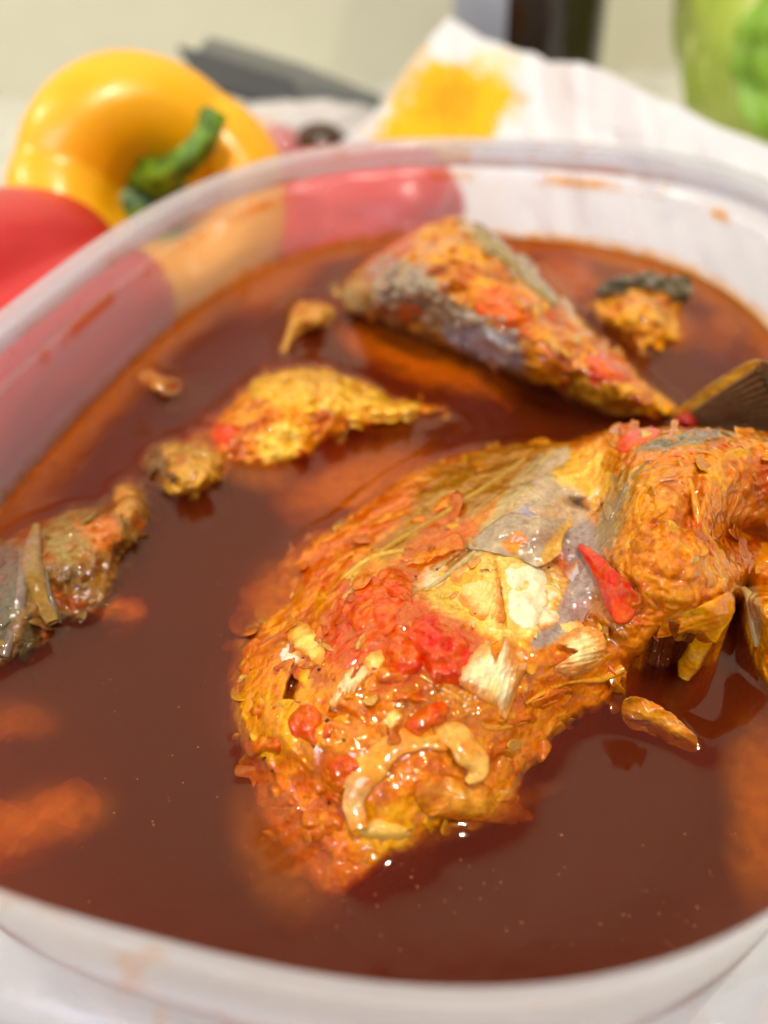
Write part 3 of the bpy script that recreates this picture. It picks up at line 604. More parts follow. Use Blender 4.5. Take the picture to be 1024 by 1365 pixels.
# ------------------------------------------------------------------ TAIL PIECE (behind)
def tail():
    out = [(450, 402), (458, 372), (490, 346), (524, 322), (566, 298), (600, 287), (632, 298), (664, 322), (700, 350), (742, 390), (790, 436), (834, 478), (880, 520), (905, 540),
           (895, 560), (860, 566), (820, 560), (780, 546), (740, 528), (690, 508), (640, 490), (590, 474), (540, 452), (490, 432), (455, 420)]
    ct = [(450, 402, .1), (458, 372, .35), (490, 346, .8), (524, 322, 1.2), (566, 298, 1.7), (600, 287, 1.8), (664, 322, 1.7), (700, 350, 1.5), (742, 390, 1.2), (790, 436, 1.0), (834, 478, .8), (880, 520, .6), (905, 540, .4),
          (500, 390, 1.2), (560, 370, 2.0), (540, 425, .7), (620, 350, 2.0), (640, 400, 1.6), (620, 440, 1.0), (700, 420, 1.7), (690, 470, 1.1), (760, 470, 1.4), (750, 505, .8), (820, 510, 1.0), (860, 540, .6),
          (895, 560, .1), (860, 566, -.1), (820, 560, -.1), (740, 528, -.1), (640, 490, -.1), (540, 452, -.1), (490, 432, -.1), (455, 420, -.1)]
    L = [([(452, 400), (480, 355), (520, 340), (560, 370), (620, 410), (690, 460), (700, 505), (640, 490), (540, 450), (460, 425)], (140, 108, 60), 10, 14, .95),
         ([(500, 350), (540, 345), (580, 370), (600, 400), (650, 430), (690, 450), (690, 480), (640, 470), (590, 430), (520, 395), (490, 375)], (158, 140, 116), 9, 22, .9),
         ([(600, 430), (660, 440), (695, 470), (690, 490), (640, 480), (600, 455)], (146, 146, 160), 8, 16, .7),
         ([(452, 415), (540, 440), (640, 480), (740, 520), (840, 556), (820, 565), (700, 515), (560, 465), (455, 425)], (78, 52, 16), 7, 8, .9),
         ([(610, 292), (650, 310), (700, 350), (742, 395), (760, 420), (730, 400), (680, 360), (630, 320)], (178, 146, 96), 5, 8, .9),
         ([(640, 385), (690, 385), (720, 410), (700, 430), (660, 425)], (222, 96, 10), 8, 10, .9),
         ([(740, 500), (800, 505), (850, 540), (840, 560), (780, 545)], (176, 124, 24), 8, 10, .8)]
    root = empty('fish_tail_piece', tuple(px(680, 480, -.5)))
    tag(root, 'tail end of fish with silvery grey skin and upright tail fin, behind the large piece', 'fish')
    o, zf = relief('fish_body', out, ct, M['sauce'], [OR, YE, DO, OR], L, None, 1.8, .2, .9, .08, 2.2, 14, .3, 6, 21., 1.2, fine=.02)
    under(o, root)
    # tail fin: fan standing out of the broth, ribbed
    fan = [(896, 552), (925, 528), (962, 502), (1003, 480), (1030, 486), (1060, 520), (1060, 580), (1000, 582), (940, 576), (900, 568)]
    tf = TPS([(896, 552, .5), (900, 568, .2), (925, 528, 1.0), (962, 502, 1.6), (1003, 480, 2.2), (1035, 486, 2.4), (1060, 520, 1.9), (1060, 580, .4), (1000, 582, .1), (940, 576, .1), (980, 540, 1.1)])
    f = slab('tail_fin', fan, tf, M['skin'], [(104, 76, 50), (128, 96, 62), (90, 66, 50)], [([(896, 552), (925, 528), (962, 502), (1003, 478), (1012, 490), (975, 515), (940, 542), (905, 560)], (222, 156, 44), 4, 5, .9)],
             None, lift=0, th=.12, dome=.02, amp=.03, seed=22, rough_px=1, rings=24); under(f, root)
    for i in range(11):
        a = i / 10; e = np.array([1012, 492]) * (1 - a) + np.array([1062, 572]) * a; s = np.array([915, 554]) * (1 - a) + np.array([925, 570]) * a
        pts = [(*(s + (e - s) * t), float(tf(*(s + (e - s) * t))) + .06, .045 + .03 * t) for t in (0, .33, .66, 1)]
        r = strip('fin_ray', pts, M['skin'], [(136, 104, 66), (112, 82, 52)], (), None, 8, .9, .006, 6, 23. + i); under(r, f)
    for i, (p, li) in enumerate([([(455, 392), (470, 372), (500, 376), (515, 400), (500, 416), (468, 414)], .03), ([(690, 352), (712, 362), (745, 398), (738, 404), (705, 378)], .1), ([(630, 296), (650, 304), (690, 344), (684, 352), (650, 326)], .1)]):
        s = slab('skin_flap', p, zf, M['skin'], [(150, 122, 60), (176, 150, 112)], (), lift=li, th=.1, dome=.06, amp=.06, seed=40 + i, rings=10); under(s, root)
    sc_ = np.random.default_rng(11)
    for i in range(22):                # loosened silvery scales and sauce beads on the flank
        t = sc_.random(); a = 480 + 220 * t + sc_.normal() * 12; b = 362 + 100 * t + sc_.normal() * 16; r = 6 + 5 * sc_.random()
        th = np.linspace(0, 2 * np.pi, 7, endpoint=False)
        s = slab('scale', np.stack([a + r * 1.3 * np.cos(th), b + r * .8 * np.sin(th)], 1), zf, M['skin'], [(186, 170, 150), (150, 132, 120), (180, 130, 50)], (), lift=.05, th=.05, dome=.05, amp=.04, seed=100 + i, rings=5, n=4); under(s, root)
    shreds('sauce_shreds', zf, M['sauce'], 80, root, 310, (7, 20), 35, 30, (), 8)
    return zf
ZT = tail()
thing_slab('tomato_clump', 'orange-red tomato piece resting on the thin end of the tail piece', 'tomato', [(778, 480), (795, 468), (820, 470), (842, 490), (835, 508), (805, 512), (785, 502)], ZT, M['tomato'], [(222, 84, 14), (214, 66, 12)], lift=.05, th=.2, dome=.15, amp=.1, seed=90, rings=14)
thing_slab('tomato_clump', 'soft orange-red tomato piece on the broad back of the tail piece', 'tomato', [(632, 400), (650, 382), (685, 386), (708, 402), (700, 424), (665, 432), (640, 420)], ZT, M['tomato'], [(216, 88, 10), (224, 100, 16)], lift=.03, th=.2, dome=.12, amp=.1, seed=91, rings=14)
thing_slab('tomato_clump', 'dark red tomato bit wedged at the base of the tail fin', 'tomato', [(898, 560), (905, 545), (920, 538), (932, 548), (930, 565), (915, 572)], .35, M['tomato'], [(150, 26, 20), (176, 40, 24)], lift=.1, th=.3, dome=.2, amp=.06, seed=92, rings=12)

# ------------------------------------------------------------------ OTHER PIECES
def pieces():
    root = empty('fish_piece', tuple(px(380, 570, -.3)))
    tag(root, 'knobbly yellow fish piece floating left of centre, bright curds on its back', 'fish')
    out = [(252, 585), (280, 560), (312, 530), (345, 500), (400, 488), (440, 490), (490, 508), (530, 528), (588, 540), (590, 552), (545, 560), (490, 572), (445, 588), (410, 612), (365, 622), (315, 622), (280, 612), (262, 600)]
    ct = [(*p, 0.) for p in out] + [(300, 570, .35), (350, 540, .6), (400, 530, .7), (440, 530, .6), (370, 590, .35), (330, 600, .25), (500, 540, .4), (540, 545, .25), (450, 560, .35), (400, 570, .5), (400, 495, .35)]
    L = [([(330, 510), (400, 490), (460, 495), (540, 535), (500, 560), (440, 545), (380, 545), (340, 530)], (236, 180, 50), 8, 16, .85),
         ([(345, 580), (370, 565), (400, 575), (395, 605), (360, 615), (345, 600)], (240, 196, 70), 6, 8, .9)]
    o, z1 = relief('fish_body', out, ct, M['sauce'], [DO, OR, YE], L, None, 1.6, .1, 2., .13, 1.5, 10, .2, 9, 41., 1.4, fine=.03); under(o, root)
    cr_ = np.random.default_rng(21)
    for i in range(26):
        a, b = [(345 + 200 * cr_.random(), 0)][0]; b = 505 + (a - 345) * .16 + cr_.random() * 34; r = 7 + 7 * cr_.random()
        th = np.linspace(0, 2 * np.pi, 7, endpoint=False); k = 1 + .2 * cr_.normal(size=7)
        s = slab('flesh_curd', np.stack([a + r * 1.2 * np.cos(th) * k, b + r * .8 * np.sin(th) * k], 1), z1, M['flesh'], [(240, 190, 60), (236, 170, 30), (244, 206, 110)], (), lift=.04, th=.14, dome=.14, amp=.05, seed=140 + i, rings=7, n=4); under(s, root)
    thing_slab('tomato_clump', 'red tomato piece stuck to the left side of the knobbly yellow fish piece', 'tomato', [(272, 575), (288, 553), (312, 556), (320, 585), (308, 614), (290, 608)], z1, M['tomato'], [(222, 70, 14), (208, 56, 10)], lift=.02, th=.25, dome=.12, amp=.08, seed=93, rings=12)
    shreds('sauce_shreds', z1, M['sauce'], 60, root, 320, (5, 14), -10, 50, (), 20, tint=[(244, 186, 30), (240, 150, 10), (244, 204, 90), (220, 90, 6)], th=.06)
    # olive brown lump next to it
    out = [(190, 612), (208, 594), (240, 584), (285, 582), (312, 606), (304, 636), (280, 655), (245, 664), (216, 660), (200, 640)]
    o, z2 = relief('fish_piece', out, [(*p, 0.) for p in out] + [(225, 610, .35), (255, 630, .5), (275, 640, .3), (235, 650, .3)], M['skin'], [(150, 100, 24), (196, 140, 40), (120, 82, 30)],
        [([(235, 625), (275, 610), (290, 640), (255, 658), (230, 655)], (206, 146, 34), 6, 8, .9), ([(195, 610), (215, 598), (225, 630), (215, 655), (200, 640)], (104, 74, 40), 5, 6, .9)], None, 1.6, .08, 2.4, .1, 1., 8, .2, 3, 42., 2.)
    rt = empty('fish_piece', tuple(px(245, 625, -.3))); o.name = 'fish_body'; under(o, rt)
    shreds('sauce_shreds', z2, M['skin'], 20, rt, 321, (5, 13), 0, 60, (), 8, tint=[(206, 140, 40), (150, 104, 40), (220, 160, 50)], th=.09)
    tag(rt, 'small olive-brown rounded fish lump left of the knobbly yellow piece', 'fish')
    # dark skin piece at the left edge
    root = empty('fish_skin_piece', tuple(px(70, 780, -.3)))
    tag(root, 'olive-brown fish skin piece with curled grey edge at the left of the container', 'fish')
    out = [(-30, 735), (10, 712), (45, 694), (90, 676), (140, 668), (152, 646), (180, 640), (200, 664), (206, 690), (190, 722), (165, 745), (158, 775), (130, 818), (95, 826), (78, 838), (62, 862), (30, 878), (-30, 892)]
    ct = [(*p, -.02) for p in out] + [(60, 730, .5), (110, 710, .55), (150, 700, .5), (175, 670, .45), (110, 770, .35), (70, 790, .3), (30, 770, .5), (30, 840, .35), (140, 750, .3), (0, 800, .45)]
    L = [([(60, 705), (110, 685), (125, 720), (100, 750), (70, 740)], (150, 126, 60), 8, 10, .9), ([(110, 700), (148, 690), (160, 720), (130, 735)], (206, 112, 30), 8, 10, .9),
         ([(152, 650), (180, 642), (192, 668), (170, 695), (152, 680)], (196, 134, 50), 6, 8, .9), ([(-10, 740), (20, 730), (30, 800), (0, 860), (-20, 850)], (110, 104, 84), 8, 14, .9), ([(35, 820), (55, 830), (50, 860), (25, 870)], (70, 66, 40), 6, 6, .8)]
    o, z3 = relief('skin_body', out, ct, M['skin'], [(110, 72, 26), (150, 98, 34), (90, 64, 30)], L, None, 1.8, .1, 1.8, .08, 1.2, 10, .2, 5, 43., 1.6, fine=.03); under(o, root)
    s = strip('curled_edge', [(48, 700, .6, .08), (42, 735, .62, .16), (44, 770, .56, .2), (56, 800, .4, .18), (70, 830, .3, .1)], M['skin'], [(158, 112, 34), (130, 96, 46)], [([(30, 700), (42, 700), (38, 780), (30, 780)], (160, 130, 120), 4, 4, .8)], None, 12, .5, .02, 3, 44.); under(s, root)
    s = strip('curled_edge', [(30, 735, .55, .07), (28, 790, .58, .1), (22, 830, .4, .1), (4, 876, .2, .1)], M['skin'], [(140, 118, 104), (110, 94, 76)], (), None, 10, .9, .02, 3, 45.); under(s, root)
    s = strip('curled_edge', [(62, 760, .55, .03), (66, 790, .5, .04), (76, 815, .3, .05), (80, 830, .15, .04)], M['skin'], [(120, 100, 80), (90, 70, 50)], (), None, 10, .9, .02, 3, 46.); under(s, root)
    shreds('skin_shreds', z3, M['skin'], 46, root, 322, (6, 18), -50, 50, (), 14, tint=[(196, 134, 60), (150, 104, 50), (176, 140, 70), (210, 110, 20)], th=.07)
    # far right piece
    root = empty('fish_piece', tuple(px(855, 420, -.3)))
    tag(root, 'small fish piece with black skin and orange flesh floating at the far right', 'fish')
    out = [(790, 396), (812, 384), (850, 372), (890, 374), (915, 392), (906, 420), (908, 452), (880, 460), (858, 470), (832, 446), (800, 430)]
    o, z4 = relief('fish_body', out, [(*p, 0.) for p in out] + [(850, 410, .6), (880, 430, .5), (830, 420, .4)], M['sauce'], [DO, YE, OR], (), None, 1.8, .16, 1.6, .12, 1., 8, .2, 9, 47.); under(o, root)
    s = slab('black_skin', [(796, 388), (806, 374), (840, 366), (868, 360), (884, 368), (915, 366), (924, 380), (918, 396), (890, 392), (860, 386), (826, 394)], .3, M['skin'], [(66, 56, 36), (110, 92, 60), (50, 40, 28)], (), lift=.05, th=.22, dome=.06, amp=.3, seed=48, rough_px=3, rings=14); under(s, root)
    shreds('sauce_shreds', z4, M['sauce'], 30, root, 323, (5, 14), 60, 40, (), 40, th=.09)
    # small floating bits
    o, _ = relief('fish_flake', [(372, 474), (380, 445), (388, 412), (405, 400), (438, 402), (450, 418), (440, 440), (412, 444), (392, 462), (380, 478)], [(372, 474, 0), (450, 418, 0), (405, 400, .1), (415, 422, .5), (385, 455, .2), (412, 444, 0)], M['flesh'],
        [(214, 136, 24), (196, 140, 60), YE], (), None, 1.8, .16, 2., .06, .5, 7, .15, 8, 49.); rt = empty('fish_flake', tuple(px(410, 430, 0.))); o.name = 'flake_body'; under(o, rt); tag(rt, 'yellow flake with a bent tail floating left of the tail piece', 'fish flake')
    o, _ = relief('fish_flake', [(182, 500), (195, 490), (215, 498), (238, 504), (244, 520), (228, 532), (205, 526), (186, 516)], [(182, 500, 0), (238, 504, 0), (244, 520, 0), (205, 526, 0), (212, 512, .3)], M['skin'],
        [(110, 56, 14), (196, 120, 20), (90, 40, 14)], (), None, 1.8, .2, 2.6, .08, .4, 6, .15, 3, 50.); rt = empty('fish_flake', tuple(px(212, 512, 0.))); o.name = 'flake_body'; under(o, rt); tag(rt, 'small brown scrap floating near the left container wall', 'fish flake')
    # right edge piece
    root = empty('fish_piece', tuple(px(1010, 840, -.3)))
    tag(root, 'yellow-orange fish piece with pale bone edge cut off by the right picture edge', 'fish')
    out = [(980, 790), (995, 778), (1020, 772), (1060, 770), (1090, 820), (1090, 900), (1050, 935), (1015, 905), (998, 870), (990, 845), (982, 815)]
    o, z5 = relief('fish_body', out, [(*p, 0.1) for p in out] + [(1000, 790, .8), (1030, 800, 1.2), (1040, 860, .8), (1005, 850, .4)], M['sauce'], [OR, YE, OR], [([(995, 785), (1008, 782), (1015, 820), (1012, 860), (1000, 840)], (206, 178, 120), 4, 5, .9)], None, 1.6, .08, 2., .08, 1., 10, .2, 4, 51.); under(o, root)
    s = strip('bone_edge', [(992, 786, .7, .06), (1002, 800, .85, .09), (1006, 830, .65, .09), (1010, 862, .4, .05)], M['flesh'], [(214, 190, 130), (196, 164, 96)], (), None, 10, .8, .02, 3, 52.); under(s, root)
    o = slab('fish_fin', [(829, 936), (845, 928), (868, 934), (895, 950), (918, 972), (934, 996), (912, 988), (885, 974), (855, 962), (833, 956)], TPS([(829, 936, .3), (868, 934, .3), (934, 996, .02), (833, 956, .0), (885, 974, -.02)]), M['sauce'], [(206, 128, 20), (226, 150, 26), (196, 120, 50)], (), lift=.0, th=.25, dome=.05, amp=.12, freq=2.5, seed=53, rings=18, rough_px=5, stain=(200, 110, 10))
    tag(o, 'small pointed yellow fin sticking out below the right side of the big piece', 'fish fin'); WATER.append((px(*np.array(spline([(829, 936), (868, 934), (918, 972), (934, 996), (885, 974), (833, 956)], 6)).T, 0.), np.zeros(36)))
    # sunken things seen through the broth
    for i, (lb, p, zt, cs) in enumerate([
        ('blurred orange fish piece sunk in the broth at lower left edge', [(-30, 1060), (30, 1068), (90, 1040), (128, 1050), (130, 1090), (90, 1120), (20, 1145), (-30, 1150)], -.32, [(236, 130, 4), (220, 104, 4)]),
        ('faint orange shape sunk in the broth above the lower left piece', [(-30, 950), (30, 940), (68, 955), (60, 985), (10, 1000), (-30, 1000)], -.5, [(206, 90, 6), (196, 74, 6)]),
        ('short orange sliver sunk beside the olive skin piece', [(128, 806), (150, 796), (188, 800), (192, 816), (165, 828), (135, 824)], -.12, [(222, 104, 8), (206, 84, 8)]),
        ('wide orange sauce cloud sunk between yellow piece and big piece', [(360, 660), (410, 620), (470, 604), (550, 604), (570, 640), (500, 680), (430, 700), (380, 700)], -.33, [(226, 120, 4), (214, 104, 6)]),
        ('orange sauce sunk against the left flank of the big piece', [(318, 800), (330, 780), (380, 760), (420, 780), (400, 840), (340, 860), (312, 840)], -.30, [(226, 120, 4), (214, 104, 6)]),
        ('red-orange flesh sunk in front of the tail piece', [(440, 435), (480, 430), (560, 462), (640, 490), (700, 512), (690, 540), (600, 525), (540, 510), (480, 480)], -.10, [(206, 84, 4), (222, 104, 6)]),
        ('orange oily patch sunk behind the tail piece', [(690, 325), (760, 330), (800, 350), (790, 400), (830, 430), (790, 430), (740, 385), (700, 350)], -.3, [(214, 96, 8), (200, 80, 8)]),
        ('orange flesh sunk near far left corner of the container', [(300, 400), (360, 360), (430, 335), (470, 335), (450, 370), (400, 400), (340, 430)], -.35, [(220, 110, 8), (200, 80, 8)]),
        ('orange glow of sauce settled along the right wall', [(985, 1020), (1030, 960), (1100, 950), (1120, 1100), (1060, 1190), (1010, 1150)], -.55, [(206, 84, 20), (190, 70, 16)])]):
        o = slab('sunken_piece', p, zt, M['sunk'], cs, (), lift=-.30, th=.5, dome=.32, amp=.26, freq=2., seed=200 + i, rough_px=18, power=1.6, rings=14, n=6, cfreq=1.)
        tag(o, lb, 'sunken food')
pieces()

# ------------------------------------------------------------------ BROTH
def broth():
    h = .075
    x = np.arange(CX - 12.5, CX + 12.5, h); y = np.arange(CY - 12.8, CY + 12.8, h); gx, gy = np.meshgrid(x, y, indexing='ij')
    f = inside_c(gx, gy, .015); keep = f < 1; sh = gx.shape
    cell = keep[:-1, :-1] & keep[1:, :-1] & keep[1:, 1:] & keep[:-1, 1:]; idx = np.arange(gx.size).reshape(sh)
    F = np.stack([idx[:-1, :-1], idx[1:, :-1], idx[1:, 1:], idx[:-1, 1:]], -1)[cell]
    used = np.unique(F); rm = -np.ones(gx.size, int); rm[used] = np.arange(len(used)); F = rm[F]
    X, Y = gx.ravel()[used], gy.ravel()[used]
    E = np.concatenate([F[:, [0, 1]], F[:, [1, 2]], F[:, [2, 3]], F[:, [3, 0]]]); key = np.sort(E, 1); kk = key[:, 0] * len(X) + key[:, 1]
    un, inv, cnt = np.unique(kk, return_inverse=True, return_counts=True); B = E[cnt[inv] == 1]; bv = np.unique(B)
    fb = inside_c(X[bv], Y[bv], .03) ** (1 / CN); c = np.array([CX, CY]); X[bv] = c[0] + (X[bv] - c[0]) / fb; Y[bv] = c[1] + (Y[bv] - c[1]) / fb
    P = np.stack([X, Y, np.zeros_like(X)], 1)
    Z = .006 * fbm(P, .5, 2, .5, 3.) + .0025 * fbm(P, 1.8, 2, .5, 5.)
    for pl, zz in WATER:
        lo, hi = pl[:, :2].min(0) - 1.2, pl[:, :2].max(0) + 1.2; k = (X > lo[0]) & (X < hi[0]) & (Y > lo[1]) & (Y < hi[1])
        d = sdf(pl, X[k], Y[k])
        # nearest outline height decides whether a meniscus climbs
        if len(zz) == len(pl):
            D = ((X[k][:, None] - pl[None, ::4, 0]) ** 2 + (Y[k][:, None] - pl[None, ::4, 1]) ** 2); near = zz[::4][D.argmin(1)]
        else: near = 0
        up = sm(-.3, 0., near)
        Z[k] = np.maximum(Z[k], Z[k] + up * .13 * np.exp(-np.maximum(-d, 0) / .16) * (d < 0) + up * .13 * (d >= 0))
    fr = inside_c(X, Y, .03) ** (1 / CN); Z += .06 * np.exp(-(1 - fr) * CA / .12)
    P[:, 2] = Z
    pu, pv = topx(P)
    P3_ = np.stack([X, Y, X * 0], 1); nz = fbm(P3_, .55, 4, .55, 8.); amber = np.zeros(len(X))
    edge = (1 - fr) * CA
    far = sm(9, 16, Y) * .8 + .02; amber = np.maximum(amber, sm(1.2, .1, edge + .45 * nz) * far)  # amber edge band painted in for light entering through the wall
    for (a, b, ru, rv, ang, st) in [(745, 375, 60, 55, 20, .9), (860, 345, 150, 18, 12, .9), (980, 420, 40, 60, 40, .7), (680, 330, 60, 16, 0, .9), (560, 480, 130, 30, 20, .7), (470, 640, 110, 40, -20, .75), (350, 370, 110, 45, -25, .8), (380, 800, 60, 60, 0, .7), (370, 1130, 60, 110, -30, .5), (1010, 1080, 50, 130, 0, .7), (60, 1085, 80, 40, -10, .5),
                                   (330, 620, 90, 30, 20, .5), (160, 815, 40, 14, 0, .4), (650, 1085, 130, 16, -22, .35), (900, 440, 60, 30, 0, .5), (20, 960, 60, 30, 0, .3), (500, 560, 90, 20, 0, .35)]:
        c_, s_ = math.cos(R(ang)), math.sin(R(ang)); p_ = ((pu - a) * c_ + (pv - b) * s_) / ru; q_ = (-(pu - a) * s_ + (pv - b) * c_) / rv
        amber = np.maximum(amber, st * sm(1.25, .2, np.sqrt(p_ ** 2 + q_ ** 2) + .55 * nz))
    # body below
    rb = {b: i for i, b in enumerate(bv)}; n0 = len(P); lev = [-.3, -1.2, -2.6, -4.2, TABLE + .55]; offs = [0, -.02, -.04, -.05, -.06]
    rings_ = []
    for z in lev:
        Q = P[bv].copy(); tz = -z; sc = 1 - (.16 * tz) / 9 * .55; Q[:, :2] = c + (Q[:, :2] - c) * sc; Q[:, 2] = z; rings_.append(Q)
    V = np.concatenate([P] + rings_ + [np.array([[CX, CY, lev[-1]]])]); FF = [tuple(f) for f in F.tolist()]
    prev = B; nb = len(bv); loc = np.array([rb[b] for b in B.ravel()]).reshape(-1, 2)
    for i in range(len(lev)):
        cur = n0 + i * nb + loc; FF += [tuple(x) for x in np.stack([prev[:, 1], prev[:, 0], cur[:, 0], cur[:, 1]], 1).tolist()]; prev = cur
    e = len(V) - 1; FF += [(int(b), int(a), e) for a, b in prev]
    q = MN('broth'); N, L = q.N, q.l
    tr = q.n('ShaderNodeBsdfTransparent'); gl = q.n('ShaderNodeBsdfGlossy'); gl.inputs['Roughness'].default_value = .04
    fr = q.n('ShaderNodeFresnel', i_IOR=1.48); mx = q.n('ShaderNodeMixShader'); L(fr.outputs[0], mx.inputs[0]); L(tr.outputs[0], mx.inputs[1]); L(gl.outputs[0], mx.inputs[2])
    # oily skin: a very fine ripple
    n = q.noise(160, 2); L(q.bump(n.outputs[0],   .0001, .5), gl.inputs['Normal'])
    # oily orange patches, plus an edge band painting light through the wall
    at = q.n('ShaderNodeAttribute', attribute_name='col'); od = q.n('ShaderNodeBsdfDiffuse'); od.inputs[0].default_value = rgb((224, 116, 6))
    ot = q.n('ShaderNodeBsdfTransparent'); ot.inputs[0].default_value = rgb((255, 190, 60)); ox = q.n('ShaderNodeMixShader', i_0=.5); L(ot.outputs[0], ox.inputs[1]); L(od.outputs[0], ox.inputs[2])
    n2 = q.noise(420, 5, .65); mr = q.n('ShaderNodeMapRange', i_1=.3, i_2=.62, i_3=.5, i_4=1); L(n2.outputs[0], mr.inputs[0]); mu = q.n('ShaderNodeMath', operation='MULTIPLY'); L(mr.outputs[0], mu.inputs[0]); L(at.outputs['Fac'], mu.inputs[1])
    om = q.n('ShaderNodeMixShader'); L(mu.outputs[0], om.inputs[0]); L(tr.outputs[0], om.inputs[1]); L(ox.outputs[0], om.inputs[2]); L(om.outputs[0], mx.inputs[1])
    L(mx.outputs[0], q.out.inputs[0])
    v = q.n('ShaderNodeVolumePrincipled')
    v.inputs['Color'].default_value = (.38, .085, .026, 1); v.inputs['Density'].default_value = 290
    v.inputs['Anisotropy'].default_value = .3; v.inputs['Absorption Color'].default_value = (.58, .22, .05, 1)
    L(v.outputs[0], q.out.inputs['Volume']); N.remove(q.b)
    o = obj('broth', V, FF, q.m, None, np.repeat(np.r_[amber, np.zeros(len(V) - len(amber))][:, None], 3, 1))
    tag(o, 'murky red-brown broth with oily patches and a painted orange edge glow filling the plastic container', 'broth')
broth()

# ------------------------------------------------------------------ specks
def specks():
    r = np.random.default_rng(9)
    def ell(name, P, rad, mat, flat=.6):
        a = [(1, 0, 0), (-1, 0, 0), (0, 1, 0), (0, -1, 0), (0, 0, 1), (0, 0, -1)]; base = np.array(a, float)
        fc = np.array([(0, 2, 4), (2, 1, 4), (1, 3, 4), (3, 0, 4), (2, 0, 5), (1, 2, 5), (3, 1, 5), (0, 3, 5)])
        V = []; F = []
        for i, (p, q) in enumerate(zip(P, rad)):
            s = base * q * np.array([1, 1, flat]) * (1 + .3 * r.normal(size=(6, 1))); V.append(s + p); F.append(fc + 6 * i)
        return obj(name, np.concatenate(V), np.concatenate(F), mat)
    U = r.uniform(300, 1000, 900); Vv = r.uniform(600, 1180, 900); P = []
    for u, v in zip(U, Vv):
        P.append(px(u, v, float(ZF(u, v)) + .02))
    P = np.array(P); d = sdf([(382, 740), (540, 622), (700, 590), (1000, 572), (970, 800), (830, 920), (690, 1070), (490, 1170), (425, 1190), (330, 1020), (303, 900)], U, Vv); P = P[d > 10][:130]
    q = MN('ground_pepper').set(Base_Color=rgb((42, 24, 12)), Roughness=.4)
    tag(ell('pepper_specks', P, r.uniform(.012, .035, len(P)), q.m), 'black ground pepper specks scattered over the fish', 'seasoning', None, 'stuff')
    U = np.r_[r.uniform(100, 380, 70), r.uniform(400, 1000, 90)]; Vv = np.r_[r.uniform(700, 1200, 70), r.uniform(1100, 1270, 90)]
    P = px(U, Vv, -.0 + 0 * U); P[:, 2] = r.uniform(-.12, .0, len(P)); k = inside_c(P[:, 0], P[:, 1]) < .95
    q = MN('floating_fat').set(Base_Color=rgb((196, 120, 80)), Roughness=.2)
    tag(ell('broth_specks', P[k], r.uniform(.008, .022, k.sum()), q.m, .3), 'tiny pale specks floating in the broth', 'particles', None, 'stuff')
specks()

